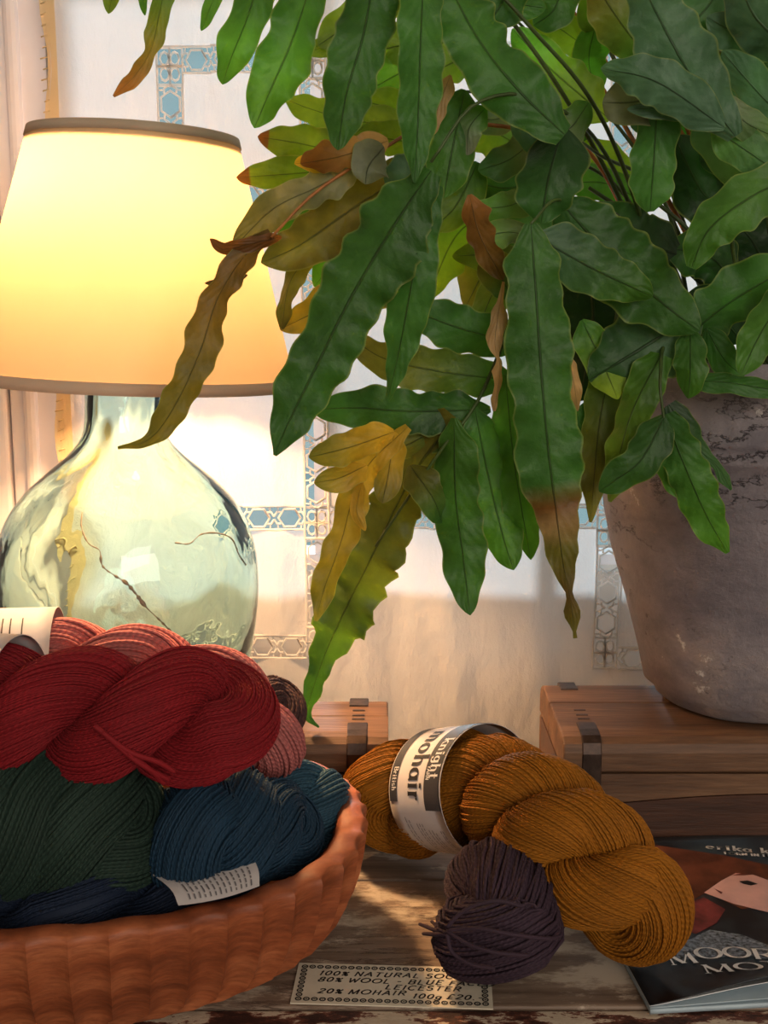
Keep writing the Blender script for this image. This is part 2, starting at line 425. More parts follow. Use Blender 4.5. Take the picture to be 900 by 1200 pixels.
# lace motif (shared): hexagonal ring + spokes + side threads
def motif_mesh(name, corner=False):
    parts = []
    th = 0.0011
    def poly(pts, closed=True, r=th):
        p = [(a, 0, b) for a, b in pts]
        if closed: p = p + [p[0], p[1]]
        parts.append(tube_arrays(p, r, 5, False))
    L = 0.0165
    if not corner:
        ring = [(0.0118*math.cos(a), 0.0106*math.sin(a)) for a in [math.pi/3*k for k in range(6)]]
        poly(ring, True, 0.0013)
        for sx in (-1, 1):
            for sz in (-1, 1):
                poly([(sx*0.0095, sz*0.0060), (sx*0.0135, sz*0.0062), (sx*L, sz*0.0015)], False, 0.0012)
                poly([(sx*0.012, sz*HS), (sx*0.0125, sz*0.0075)], False, 0.0009)
            poly([(-L, sx*HS*0.97), (L, sx*HS*0.97)], False, 0.0013)
    else:
        for k in range(4):
            a = math.pi/4 + k*math.pi/2
            c = (0.0072*math.cos(a), 0.0072*math.sin(a))
            poly([(c[0]+0.0044*math.cos(b), c[1]+0.0044*math.sin(b)) for b in [math.pi/4*q for q in range(8)]])
        for s in (-1, 1):
            poly([(-HS, s*HS), (HS, s*HS)], False, 0.0013); poly([(s*HS, -HS), (s*HS, HS)], False, 0.0013)
            poly([(-HS, 0), (HS, 0)], False); poly([(0, -HS), (0, HS)], False)
    v, f = merge(parts)
    me = bpy.data.meshes.new(name); me.from_pydata([tuple(q) for q in v], [], f); me.materials.append(M['lace'])
    me.polygons.foreach_set('use_smooth', [True]*len(me.polygons)); return me
MOT, MOTC = motif_mesh('lace_motif'), motif_mesh('lace_corner_motif', True)
PITCH_L = 0.033
for k, c, a, b in strips:
    n = max(1, round((b-a)/PITCH_L)); st = (b-a)/n
    ins = empty('lace_insertion', (c if k == 'v' else (a+b)/2, YC, (a+b)/2 if k == 'v' else c)); ins.parent = curt
    ins.location = Vector(ins.location) - wloc(curt)
    base = wloc(ins)
    for i in range(n):
        q = a + (i+0.5)*st
        x, z = (c, q) if k == 'v' else (q, c)
        corner = (k == 'v' and any(kk == 'h' and abs(z-cc) < st*0.5 and (abs(a2-c) < 0.03 or abs(b2-c) < 0.03) for kk, cc, a2, b2 in strips))
        o = bpy.data.objects.new('lace_motif', MOTC if corner else MOT); link(o, ins)
        o.location = Vector((x, YC+cw(x, z), z)) - base
        o.scale = (st/PITCH_L*1.0 if not corner else 1, 1, 1 if not corner else st/(2*HS))
        if k == 'v' and not corner: o.rotation_euler = (0, math.pi/2, 0)

# ================================================================== table
tbl = empty('old_table', (0.0, 0.8, ZF)); tag(tbl, 'weathered wooden table of wide boards with peeling paint', 'table')
ys = [0.50, 0.671, 0.835, 0.965, 1.10]
for i in range(len(ys)-1):
    bm = bmesh.new(); add_box(bm, -0.95, 0.95, ys[i]+0.0008, ys[i+1]-0.0008, -0.030, 0.0 - (0.0015 if i == 0 else 0), 0.0018)
    bm_obj('table_board', bm, M['table'] if i else M['flake'], tbl)
box('apron', (-0.88, 0.88, 0.56, 0.58, -0.13, -0.031), M['table'], tbl)
for x in (-0.86, 0.80):
    for y in (0.56, 1.02): box('leg', (x, x+0.06, y, y+0.06, ZF, -0.031), M['table'], tbl, 0.004)

# ================================================================== trunks
TT = 0.0873
def trunk(name, x0, x1, y0, y1, h, label, straps, dark_lower, lid_split):
    t = empty(name, ((x0+x1)/2, (y0+y1)/2, 0)); tag(t, label, 'box', 'small wooden trunks on the table')
    zl = h*0.66
    b = 0.0025
    # front boards with a wavy joint
    def board_front(nm, za, zb, mat):
        n = 24; vs, fs = [], []
        for k in range(n+1):
            x = x0 + (x1-x0)*k/n
            for (zz, fn) in ((za, za), (zb, zb)):
                zq = fn(x) if callable(fn) else fn
                vs += [(x, y0, zq), (x, y0+0.012, zq)]
        for k in range(n):
            a = k*4; c = a+4
            fs += [(a, c, c+2, a+2), (a+1, a+3, c+3, c+1), (a+2, c+2, c+3, a+3), (a, a+1, c+1, c)]
        fs += [(0, 2, 3, 1), (n*4, n*4+1, n*4+3, n*4+2)]
        return mesh_obj(nm, vs, fs, mat, t)
    wav = lambda x: h*(0.36 + 0.06*math.sin((x-x0)*14-0.6) + 0.25*(x-x0))
    board_front('front_board', 0.0, lambda x: wav(x)-0.0005, M['trunkdark'] if dark_lower else M['trunkwood'])
    board_front('front_board', lambda x: wav(x)+0.0005, zl-0.0006, M['trunkwood'] if dark_lower else M['trunkdark'])
    box('back_board', (x0, x1, y1-0.012, y1, 0, zl-0.0006), M['trunkwood'], t, b)
    box('end_board', (x0, x0+0.010, y0+0.0125, y1-0.0125, 0, zl-0.0006), M['trunkdark'], t)
    box('end_board', (x1-0.010, x1, y0+0.0125, y1-0.0125, 0, zl-0.0006), M['trunkdark'], t)
    # lid: shallow rounded top made of boards, extruded along x
    prof = [(y0, zl+0.0006), (y0, h-0.013), (y0+0.0025, h-0.006), (y0+0.008, h-0.0018), (y0+0.018, h-0.0004), ((y0+y1)/2, h), (y1-0.018, h-0.0004), (y1-0.008, h-0.002), (y1-0.0025, h-0.006), (y1, h-0.013), (y1, zl+0.0006)]
    def lid_piece(nm, pf, xa, xb, mat):
        m = len(pf); v = [(xa, a, c) for a, c in pf] + [(xb, a, c) for a, c in pf]
        f = [tuple(range(m))[::-1], tuple(range(m, 2*m))] + [(i, (i+1) % m, (i+1) % m + m, i+m) for i in range(m)]
        o = mesh_obj(nm, v, f, mat, t)
        md = o.modifiers.new('soft_edges', 'BEVEL'); md.width = 0.0016; md.segments = 2; md.limit_method = 'ANGLE'; md.angle_limit = R_(50)
        return o
    def at(y):
        for (a, c), (d, e) in zip(prof[1:-1], prof[2:]):
            if a <= y <= d: return c + (e-c)*(y-a)/max(d-a, 1e-9)
        return h
    cuts = [y0] + lid_split + [y1]
    for a, c in zip(cuts[:-1], cuts[1:]):
        g = 0.0005
        pf = [(a + (g if a != y0 else 0), zl+0.0006)]
        if a != y0: pf.append((a+g, at(a+g)))
        pf += [q for q in prof[1:-1] if a+g < q[0] < c-g or (a == y0 and q[0] == y0) or (c == y1 and q[0] == y1)]
        if c != y1: pf.append((c-g, at(c-g)))
        pf.append((c - (g if c != y1 else 0), zl+0.0006))
        lid_piece('lid_board', pf, x0, x1, M['trunkwood'])
    e = 0.0011
    for sx, wd in straps:
        # front hasp strap over the lid edge
        pf_o = [(y0-e, h*0.16), (y0-e, h-0.0135), (y0+0.002, h-0.0058+e*.6), (y0+0.0075, h-0.0016+e), (y0+0.018, h-0.0003+e), (y0+0.034, h+e)]
        pf_i = [(y0+0.034, h-0.001), (y0+0.018, h-0.0015), (y0+0.0085, h-0.004), (y0+0.003, h-0.010), (y0+0.0006, h*0.16)]
        lid_piece('iron_strap', pf_o+pf_i, sx-wd/2, sx+wd/2, M['strap'])
        lid_piece('iron_strap', [(y1-0.026, h-0.001), (y1-0.026, h+e), (y1-0.008, h-0.001+e), (y1-0.004, h-0.001+e), (y1-0.002, h-0.01)], sx-wd/2, sx+wd/2, M['strap'])
        for q in (y0+0.043, y0+0.052, y0+0.064):
            if q < y1-0.03: box('nail_slot', (sx-wd*0.30, sx+wd*0.34, q, q+0.0028, h-0.001, h+0.0006), M['strap'], t, 0.0004)
        for zq in (h*0.3, h*0.5):
            box('rivet', (sx-0.0022, sx+0.0022, y0-e-0.001, y0-e+0.0005, zq, zq+0.0044), M['strap'], t, 0.0006)
    return t
trunk('wooden_trunk', -0.112, 0.0035, 0.903, 1.005, TT-0.0015, 'small brown wooden box with dark iron strap beside the glass lamp', [(P(418, 870, 0.90).x, 0.0165)], False, [0.955])
trunk('wooden_trunk', P(660, 890, 0.90).x, 0.56, 0.900, 1.045, TT, 'long wooden trunk with iron strap carrying the fern pot', [(P(694, 880, 0.90).x, 0.0155), (0.50, 0.0155)], True, [0.985])

# ================================================================== lamp
LX, LY = P(150, 640, 1.03).x, 1.03
def zat(py): return P(150, py, LY).z
lamp = empty('table_lamp', (LX, LY, 0)); tag(lamp, 'lit table lamp with cream shade on a pale green glass demijohn base', 'lamp')
sc = lambda wpx, py: wpx/F_PX*cam_depth((LX, LY, zat(py)))
outl = [(0, 0.004)] + [(sc(95, 815), 0.0), (sc(116, 808), 0.004), (sc(127, 795), zat(795)), (sc(136, 775), zat(775)), (sc(144, 740), zat(740)), (sc(150, 700), zat(700)), (sc(151, 665), zat(665)), (sc(147, 635), zat(635)),
        (sc(136, 605), zat(605)), (sc(117, 578), zat(578)), (sc(92, 555), zat(555)), (sc(68, 535), zat(535)), (sc(53, 518), zat(518)), (sc(46, 500), zat(500)), (sc(44, 470), zat(470)), (sc(44, 452), zat(452)), (sc(50, 447), zat(447)), (sc(50, 437), zat(437))]
po = catmull([(a, b, 0) for a, b in outl], 70)[:, :2]
po[:, 0] = np.maximum(po[:, 0], 0.0003); po[:, 1] = np.maximum(po[:, 1], 0.0)
dn = np.gradient(po, axis=0); nn = np.stack([-dn[:, 1], dn[:, 0]], 1); nn /= np.linalg.norm(nn, axis=1)[:, None]
pi = po + nn*0.0045; pi[:, 0] = np.maximum(pi[:, 0], 0.0003)
pi = pi[::-1]
prof = [tuple(q) for q in po] + [tuple(q) for q in pi]
rw = random.Random(2)
def wob(a, z, i):
    if i < len(po) or z < 0.01: return 0.0006*math.sin(3*a+z*20)
    return 0.0012*math.sin(3*a+z*38+1) + 0.0009*math.sin(7*a-z*61) 
lathe('glass_bottle', prof, (LX, LY, 0), M['glass'], lamp, 96, True, wob)
# refraction edges drawn as solid grey lines over the front of the glass
def on_bottle(px, py, off=0.0005):
    r = ray(px, py); best = None
    for t in np.linspace(0.75, 1.15, 900):
        p = Vector((r.x*t, r.y*t, CAM_H + r.z*t))
        rr = np.interp(p.z, po[:, 1], po[:, 0])
        if math.hypot(p.x-LX, p.y-LY) <= rr+off: return p
    return None
crk_refr = [(97, 600), (95, 618), (103, 637), (116, 645), (120, 663), (135, 675), (148, 683), (160, 696), (172, 712), (188, 728), (205, 745), (214, 752)]
cp = [on_bottle(a + random.Random(a).uniform(-1, 1), b) for a, b in crk_refr]; cp = [c for c in cp if c]
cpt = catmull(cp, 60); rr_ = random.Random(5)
tube('refraction_line', cpt, [0.0003+0.0012*rr_.random()**2*(0.3+1.2*min(1, i/35)) for i in range(60)], plain('grey_refraction_line', (132, 126, 108), 0.8), lamp, 5)
refr2 = [on_bottle(a, b) for a, b in [(205, 636), (222, 637), (236, 626), (256, 625), (272, 632), (280, 650), (288, 662)]]; refr2 = [c for c in refr2 if c]
tube('refraction_line', catmull(refr2, 30), [0.0003+0.0006*rr_.random() for i in range(30)], bpy.data.materials['grey_refraction_line'], lamp, 5)
# fitting, bulb
zb0, zt0 = zat(447), zat(158)
lathe('lamp_cap', [(0.0005, zb0+0.004), (0.030, zb0+0.004), (0.034, zb0+0.001), (0.034, zb0+0.010), (0.012, zb0+0.016), (0.010, zb0+0.030), (0.0175, zb0+0.032), (0.0175, zb0+0.066), (0.013, zb0+0.070), (0.0005, zb0+0.070)], (LX, LY, 0), M['brass'], lamp, 40)
zbulb = zat(236)
lathe('light_bulb', [(0.0005, zb0+0.071), (0.012, zb0+0.072), (0.014, zbulb-0.022), (0.022, zbulb-0.010), (0.026, zbulb), (0.022, zbulb+0.014), (0.012, zbulb+0.023), (0.0005, zbulb+0.026)], (LX, LY, 0), M['bulb'], lamp, 32)
RB, RT = sc(191, 447), sc(121, 158)
SHX = LX + 0.009; LEAN = R_(2.6)
def lean(p):
    dx, dz = p[0]-SHX, p[2]-zb0
    return (SHX + dx*math.cos(LEAN) + dz*math.sin(LEAN), p[1], zb0 + dz*math.cos(LEAN) - dx*math.sin(LEAN))
shn = 72; vs, fs = [], []
rows = 24
for i in range(rows+1):
    u = i/rows; r = RB + (RT-RB)*u; z = zb0 + (zt0-zb0)*u
    for k in range(shn):
        a = 2*math.pi*k/shn; vs.append(lean((SHX+r*math.cos(a), LY+r*math.sin(a), z)))
for i in range(rows):
    for k in range(shn):
        k2 = (k+1) % shn; fs.append((i*shn+k, i*shn+k2, (i+1)*shn+k2, (i+1)*shn+k))
shade = mesh_obj('lamp_shade', vs, fs, M['shade'], lamp, True)
def ring_band(nm, za, zb_, th):
    ra = RB + (RT-RB)*(za-zb0)/(zt0-zb0); rb = RB + (RT-RB)*(zb_-zb0)/(zt0-zb0)
    o = lathe(nm, [(ra-th, za), (ra+th, za), (rb+th, zb_), (rb-th, zb_)], (SHX, LY, 0), M['trim_band'], lamp, 72, True)
    b0 = wloc(lamp)
    for v in o.data.vertices: v.co = Vector(lean(v.co + b0)) - b0
    return o
blocker = lathe('added_top_blocker', [(0.012, zt0-0.012), (RT-0.002, zt0-0.012), (RT-0.002, zt0-0.0135), (0.012, zt0-0.0135)], (SHX, LY, 0), M['shade'], lamp, 48, True)  # unseen disc added to keep lamp light from escaping upward
for v in blocker.data.vertices: v.co = Vector(lean(v.co + wloc(lamp))) - wloc(lamp)
ring_band('shade_binding', zb0-0.001, zb0+0.0085, 0.0012); ring_band('shade_binding', zt0-0.0065, zt0+0.001, 0.0012)
for k in range(3):
    a = k*2*math.pi/3 + 0.4
    tube('shade_spoke', [(LX+0.012*math.cos(a), LY+0.012*math.sin(a), zb0+0.030), (LX+0.05*math.cos(a), LY+0.05*math.sin(a), zb0+0.012), lean((SHX+(RB-0.001)*math.cos(a), LY+(RB-0.001)*math.sin(a), zb0+0.006))], 0.0014, M['brass'], lamp, 6)
sp_ = P(183, 408, LY-0.12); 
ld = bpy.data.lights.new('lamp_light', 'POINT'); ld.energy = 31; ld.color = (1.0, 0.60, 0.29); ld.shadow_soft_size = 0.027
lo = bpy.data.objects.new('lamp_light', ld); link(lo, lamp); lo.location = (0, 0, zbulb+0.0)

# ================================================================== pot
PXc, PYc = 0.318, 1.0
potc = (PXc, PYc, TT+0.0003)
def pz(py): return P(903, py, PYc).z - TT
psc = lambda wpx, py: (wpx-6-12*max(0, min(1, (py-520)/320)))/F_PX*cam_depth((PXc, PYc, pz(py)+TT))
outer = [(0.0005, 0.0), (psc(112, 845), 0.0), (psc(123, 842), 0.004), (psc(128, 832), 0.012), (psc(137, 800), pz(800)+0.004), (psc(146, 760), pz(760)), (psc(162, 700), pz(700)), (psc(178, 640), pz(640)), (psc(187, 595), pz(595)), (psc(193, 545), pz(545)),
         (psc(194, 528), pz(528)), (psc(199, 524), pz(524)), (psc(199, 518), pz(518)), (psc(195, 514), pz(514)), (psc(195, 508), pz(508)), (psc(199, 505), pz(505)), (psc(199, 499), pz(499)), (psc(196, 496), pz(496)), (psc(200, 455), pz(455)), (psc(206, 446), pz(446)), (psc(208, 425), pz(425)), (psc(205, 418), pz(418)), (psc(196, 418), pz(418)), (psc(190, 430), pz(430)), (psc(184, 470), pz(470)), (psc(170, 600), pz(600)), (0.0005, pz(700))]
pot = empty('plant_pot', potc); tag(pot, 'large weathered grey plant pot with ridged rim standing on the long trunk', 'pot')
lathe('pot_wall', outer, potc, M['pot'], pot, 120, False, lambda a, z, i: 0.0008*math.sin(5*a+z*30)+0.0005*math.sin(11*a-z*50))
lathe('soil', [(0.0005, pz(452)+0.008), (psc(90, 452), pz(452)+0.006), (psc(183, 452), pz(452))], potc, M['soil'], pot, 48)

# ================================================================== fern
fern = empty('potted_fern', (PXc, PYc, TT+pz(452)+0.006)); tag(fern, 'large green fern with long lobed drooping fronds growing from the grey pot', 'plant')
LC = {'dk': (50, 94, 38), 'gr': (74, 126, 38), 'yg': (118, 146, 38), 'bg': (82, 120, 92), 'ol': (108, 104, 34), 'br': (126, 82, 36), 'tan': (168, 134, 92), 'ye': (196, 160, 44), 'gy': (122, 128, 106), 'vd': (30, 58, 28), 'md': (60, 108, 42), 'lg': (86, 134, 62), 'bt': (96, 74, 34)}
def crown(a): return Vector((PXc + 0.06*math.cos(a), PYc + 0.06*math.sin(a), TT+pz(452)+0.004))
NLEAF = 0
def leaflet(parent, pts, W, Y0, Y1, c0, c1=None, widths=None, wave=1.0, roll=None, sag=0.0, tipc=None, stops=None):
    """pts: pixel midline base->tip; Y0..Y1 world depth along it."""
    global NLEAF
    NLEAF += 1; rg = random.Random(NLEAF*7+1)
    n = 64; m = 9
    pp = catmull([(a, b, 0) for a, b in pts], n)
    ts = np.linspace(0, 1, n)
    bow = rg.uniform(-0.010, 0.006)
    c3 = np.array([P(pp[i][0], pp[i][1], Y0 + (Y1-Y0)*ts[i] + (bow+sag)*math.sin(math.pi*ts[i])) for i in range(n)])
    if widths and isinstance(widths[0], tuple): wp = np.interp(ts, [q[0] for q in widths], [q[1] for q in widths])
    elif widths: wp = np.interp(ts, np.linspace(0, 1, len(widths)), widths)
    else:
        base = np.clip(0.14 + 0.86*np.sin(np.clip(ts/0.24, 0, 1)*math.pi/2), 0, 1); tip = np.where(ts > 0.55, (1-((ts-0.55)/0.45)**2), 1.0)
        wp = W*1.06*base*np.clip(tip, 0, 1)**0.66
    dep = np.array([cam_depth(p) for p in c3])
    wm = np.maximum(wp/F_PX*dep, 0.0007)
    T = np.gradient(c3, axis=0); T /= np.linalg.norm(T, axis=1)[:, None]
    rl = R_(rg.uniform(-22, 22)) if roll is None else R_(roll)
    L = np.linalg.norm(np.diff(c3, axis=0), axis=1).sum()
    f1 = L/0.026; ph = [rg.uniform(0, 6.28) for _ in range(4)]
    vs, cols, uvs = [], [], []
    ca = np.array(lin(LC[c0])[:3]); cb = np.array(lin(LC[c1 or c0])[:3])
    k = rg.uniform(0.85, 1.4); ca *= k; cb *= k
    cum = 0
    for i in range(n):
        view = c3[i] - np.array([0, 0, CAM_H]); view /= np.linalg.norm(view)
        S = np.cross(T[i], view); S /= np.linalg.norm(S)+1e-9
        N = np.cross(S, T[i])
        a = rl + 0.18*math.sin(ts[i]*4+ph[3])*wave
        S2 = S*math.cos(a) + N*math.sin(a); N2 = np.cross(S2, T[i])
        for j in range(m):
            v = -1 + 2*j/(m-1); sd = 0 if v < 0 else 1
            mg = 1 + wave*(0.06*math.sin(2*math.pi*f1*(1.1+0.25*sd)*ts[i]+ph[sd]+1.5*math.sin(5*ts[i]+ph[2])) + 0.07*math.sin(2*math.pi*f1*0.37*ts[i]+ph[1-sd]+1))
            off = wm[i]/2*v*mg
            up = 0.09*wm[i]*abs(v) + wave*wm[i]*abs(v)**1.8*(0.07*math.sin(2*math.pi*f1*1.15*ts[i]+ph[2]+sd*1.7+1.2*math.sin(4*ts[i]+ph[1])) + 0.08*math.sin(2*math.pi*f1*0.43*ts[i]+ph[0]+sd*2.3))
            vs.append(c3[i] + S2*off + N2*up)
            t = ts[i]; mixv = t*t*(3-2*t) if c1 else 0
            c = ca*(1-mixv) + cb*mixv
            if stops:
                c = np.array([np.interp(t, [q[0] for q in stops], [lin(LC[q[1]])[ch] for q in stops]) for ch in range(3)])*k
            if tipc and t > 0.90: c = np.array(lin(LC[tipc])[:3])
            cols.append(tuple(c) + (1,)); uvs.append((ts[i]*L, (v+1)/2))
    fs = [(i*m+j, i*m+j+1, (i+1)*m+j+1, (i+1)*m+j) for i in range(n-1) for j in range(m-1)]
    o = mesh_obj('leaflet', vs, fs, M['leaf'], parent, True)
    me = o.data
    ca_ = me.color_attributes.new('Col', 'FLOAT_COLOR', 'POINT'); ca_.data.foreach_set('color', np.array(cols, dtype=np.float32).ravel())
    ul = me.uv_layers.new(name='UVMap'); idx = np.empty(len(me.loops), dtype=np.int32); me.loops.foreach_get('vertex_index', idx)
    ul.data.foreach_set('uv', np.array(uvs, dtype=np.float32)[idx].ravel())
    return o
def frond(stem, leaves, mat='stemgreen', r=0.0022, ang=2.5):
    """stem: list of (px,py,Y) reached from the crown in the pot; leaves: leaflet argument tuples"""
    p = [crown(ang)] + [P(a, b, y) for a, b, y in stem]
    path = catmull(p, 40)
    fo = mesh_obj('frond', *tube_arrays(path, np.linspace(r, r*0.45, 40), 7), M[mat], fern, True)
    for lf in leaves:
        a, kw = (lf[:-1], lf[-1]) if isinstance(lf[-1], dict) else (lf, {})
        leaflet(fo, *a, **kw)
    return fo
# --- upper left, hanging over the shade
frond([(700, 180, .92), (560, -20, .86), (430, -90, .86), (320, -70, .87), (200, -50, .88)], [
    ([(374, -50), (345, 40), (315, 110), (298, 150)], 60, .86, .84, 'dk', 'gr'),
    ([(312, -50), (290, 20), (270, 70), (261, 99)], 44, .87, .85, 'dk', 'gr'),
    ([(268, -40), (250, 0), (236, 36)], 18, .88, .87, 'gr'),
    ([(202, -50), (188, 10), (178, 55), (160, 86), (133, 113)], 30, .88, .87, 'gr', 'br', dict(widths=[22, 30, 26, 24, 26, 14, 20, 18, 3])),
    ([(140, -40), (127, 16)], 20, .88, .87, 'yg'), ([(162, -40), (170, 18)], 12, .88, .87, 'gr')], ang=2.6)
# --- two long front lobes at the top
frond([(720, 170, .90), (620, 30, .83), (520, -60, .82), (430, -80, .82)], [
    ([(442, -50), (426, 40), (406, 110), (396, 176)], 62, .82, .80, 'dk', 'md'),
    ([(498, -60), (493, 50), (490, 140), (486, 214)], 56, .81, .79, 'md', 'dk', dict(widths=[46, 50, 52, 54, 54, 52, 44, 28, 4])),
    ([(612, -40), (590, 0), (572, 30)], 60, .83, .83, 'dk')], ang=2.9)
# --- back-lit frond on the left
frond([(690, 160, 1.02), (580, 110, 1.02), (500, 120, 1.0), (430, 170, .98)], [
    ([(480, -20), (425, 18), (372, 54)], 46, 1.0, .98, 'yg'), ([(490, 38), (410, 45), (357, 63)], 32, 1.0, .98, 'yg'),
    ([(550, 0), (490, 45), (432, 62)], 46, 1.01, .99, 'yg'), ([(540, 55), (480, 80), (425, 110)], 50, 1.01, .99, 'yg', 'gr'),
    ([(490, 152), (410, 140), (365, 128), (334, 116)], 44, .99, .97, 'yg', 'yg'),
    ([(520, 150), (460, 128), (425, 118)], 48, 1.0, .98, 'gr', 'yg'), ([(540, 185), (470, 165), (410, 160)], 40, 1.0, .98, 'yg'),
    ([(430, 188), (360, 170), (302, 160)], 42, .97, .95, 'yg', None, dict(tipc='br')),
    ([(430, 195), (350, 203), (277, 208)], 38, .97, .95, 'gr', 'yg', dict(tipc='br')),
    ([(430, 212), (350, 238), (290, 264)], 48, .97, .95, 'md', 'gr')], ang=2.4)
# --- withered frond reaching in front of the shade
frond([(700, 190, .95), (600, 150, .89), (500, 150, .87), (440, 180, .86), (370, 225, .85), (318, 278, .84)], [
    ([(500, 190), (420, 240), (350, 288), (306, 308)], 66, .90, .87, 'ol', 'ol'), ([(505, 225), (440, 275), (398, 318)], 62, .91, .89, 'ol', 'ye'),
    ([(425, 192), (370, 220), (320, 245), (272, 292)], 40, .865, .85, 'gy', 'ol', dict(wave=1.6)),
    ([(455, 165), (400, 183), (352, 192)], 40, .86, .85, 'tan', 'br', dict(wave=1.8)), ([(450, 172), (432, 195), (428, 216)], 46, .855, .845, 'gy', None, dict(wave=1.8)),
    ([(420, 180), (385, 188), (345, 192)], 30, .88, .86, 'ye', None, dict(wave=1.5)),
    ([(318, 274), (285, 302), (255, 350), (235, 410), (208, 470), (176, 514), (138, 525)], 44, .845, .82, 'bt', 'ol', dict(widths=[14, 30, 34, 36, 40, 42, 40, 38, 30, 12, 4], wave=1.3, roll=12)),
    ([(330, 278), (292, 286), (262, 292), (246, 280)], 18, .85, .84, 'br', None, dict(wave=1.5)), ([(290, 322), (262, 330), (240, 332)], 10, .845, .84, 'bt'),
    ([(372, 290), (340, 330), (330, 388)], 24, .90, .89, 'ol', None, dict(wave=1.5)), ([(400, 280), (384, 315), (368, 336)], 34, .93, .92, 'gr'),
    ([(470, 330), (400, 352), (328, 386)], 46, .91, .89, 'ol', 'ye')], 'stem', ang=2.8)
# --- big dark forked lobe left of centre
frond([(720, 200, .92), (640, 120, .83), (560, 120, .80), (505, 190, .79)], [
    ([(505, 200), (455, 275), (408, 355), (368, 435), (336, 500), (322, 534)], 92, .79, .79, 'md', 'dk', dict(widths=[30, 62, 92, 96, 86, 78, 74, 72, 64, 44, 4], roll=-8)),
    ([(498, 215), (486, 310), (470, 400), (454, 470)], 54, .795, .80, 'dk', 'md', dict(widths=[40, 50, 52, 54, 56, 52, 40, 24, 4])),
    ([(545, 105), (532, 165), (520, 232)], 54, .84, .83, 'md', 'gr'), ([(528, 88), (512, 130), (505, 160)], 18, .82, .82, 'tan', None, dict(wave=1.8)),
    ([(570, 125), (550, 150), (548, 182)], 30, .83, .83, 'gr', 'gy'), ([(500, 195), (480, 210), (455, 225)], 60, .86, .86, 'bg')], ang=3.0)
# --- large frond hanging down in the middle
frond([(730, 260, .92), (660, 270, .86), (600, 380, .84), (560, 470, .84), (515, 530, .84), (440, 640, .86)], [
    ([(612, 402), (550, 388), (476, 362)], 52, .86, .86, 'dk'), ([(604, 446), (520, 436), (450, 420), (408, 392)], 48, .86, .87, 'dk', 'ol'),
    ([(575, 480), (480, 482), (420, 478), (364, 480)], 50, .85, .86, 'dk', 'md'),
    ([(535, 490), (485, 555), (432, 660), (388, 750), (366, 810), (360, 838), (374, 852)], 70, .84, .918, 'ol', 'dk', dict(widths=[40, 78, 74, 66, 62, 66, 72, 68, 52, 24, 18, 3], wave=1.6, roll=6)),
    ([(532, 490), (534, 580), (543, 655), (551, 721)], 54, .835, .83, 'gr', 'md'), ([(556, 478), (574, 565), (590, 630), (602, 668)], 54, .84, .835, 'md', 'gr'),
    ([(592, 440), (603, 545), (622, 656)], 46, .85, .845, 'gr'), ([(480, 545), (508, 585), (518, 613)], 40, .845, .84, 'ol', 'md'),
    ([(535, 492), (490, 515), (456, 532)], 46, .85, .85, 'md', 'ol'),
    ([(478, 500), (425, 555), (398, 640), (380, 690), (370, 728)], 34, .83, .83, 'ye', 'ol', dict(wave=1.7, widths=[10, 28, 36, 38, 36, 36, 34, 28, 4])),
    ([(462, 506), (410, 524), (362, 536)], 38, .83, .82, 'ye', 'ol'), ([(430, 545), (398, 560), (368, 566)], 30, .83, .82, 'ye', 'ol'),
    ([(462, 506), (456, 550), (448, 590)], 34, .83, .83, 'ye', 'ol'), ([(424, 565), (418, 598), (428, 622)], 16, .83, .83, 'ye')], ang=3.2)
# --- long strap leaf at the centre with a twisted dry tip
frond([(720, 300, .90), (660, 235, .83), (622, 262, .80)], [
    ([(622, 262), (628, 340), (634, 430), (642, 520), (652, 600), (660, 660), (668, 700), (674, 748)], 76, .80, .80, 'md', 'gr', dict(widths=[(0, 16), (.08, 60), (.2, 76), (.61, 75), (.675, 62), (.737, 44), (.80, 34), (.86, 18), (.895, 7), (.945, 24), (.97, 10), (.98, 4), (1, 5)], roll=4, stops=[(0, 'md'), (.62, 'md'), (.68, 'br'), (.72, 'tan'), (.78, 'ol'), (.9, 'bt'), (1, 'ol')])),
    ([(590, 330), (580, 400), (586, 432), (579, 482)], 20, .82, .82, 'tan', None, dict(wave=2.2, widths=[(0, 3), (.15, 8), (.22, 18), (.36, 22), (.52, 12), (.58, 5), (.68, 22), (.8, 12), (.9, 14), (1, 3)])),
    ([(664, 412), (672, 445), (677, 482)], 14, .82, .82, 'tan', None, dict(wave=1.8)),
    ([(625, 275), (690, 312), (765, 348)], 58, .815, .82, 'bg', 'gr', dict(roll=-10)), ([(655, 235), (720, 305), (780, 358), (820, 388)], 80, .83, .84, 'dk', 'md', dict(roll=6)),
    ([(550, 228), (562, 275), (590, 328)], 34, .83, .83, 'br', 'bt', dict(wave=1.6)), ([(565, 300), (590, 330), (600, 350)], 44, .84, .84, 'ol', 'dk')], ang=3.6)
# --- centre right, dark inner leaves
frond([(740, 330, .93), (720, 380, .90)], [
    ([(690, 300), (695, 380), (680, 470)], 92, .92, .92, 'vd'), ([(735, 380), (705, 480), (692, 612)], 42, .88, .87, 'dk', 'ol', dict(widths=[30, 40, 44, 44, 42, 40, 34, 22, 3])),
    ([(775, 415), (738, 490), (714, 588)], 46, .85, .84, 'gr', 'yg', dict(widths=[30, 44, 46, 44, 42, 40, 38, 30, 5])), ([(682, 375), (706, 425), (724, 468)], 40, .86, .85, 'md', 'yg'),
    ([(822, 362), (765, 400), (690, 446)], 84, .86, .86, 'bg', 'dk', dict(roll=8)), ([(809, 385), (809, 435), (806, 467)], 36, .85, .84, 'md', 'gr'), ([(690, 470), (690, 520), (672, 580)], 50, .89, .88, 'dk')], ang=3.9)
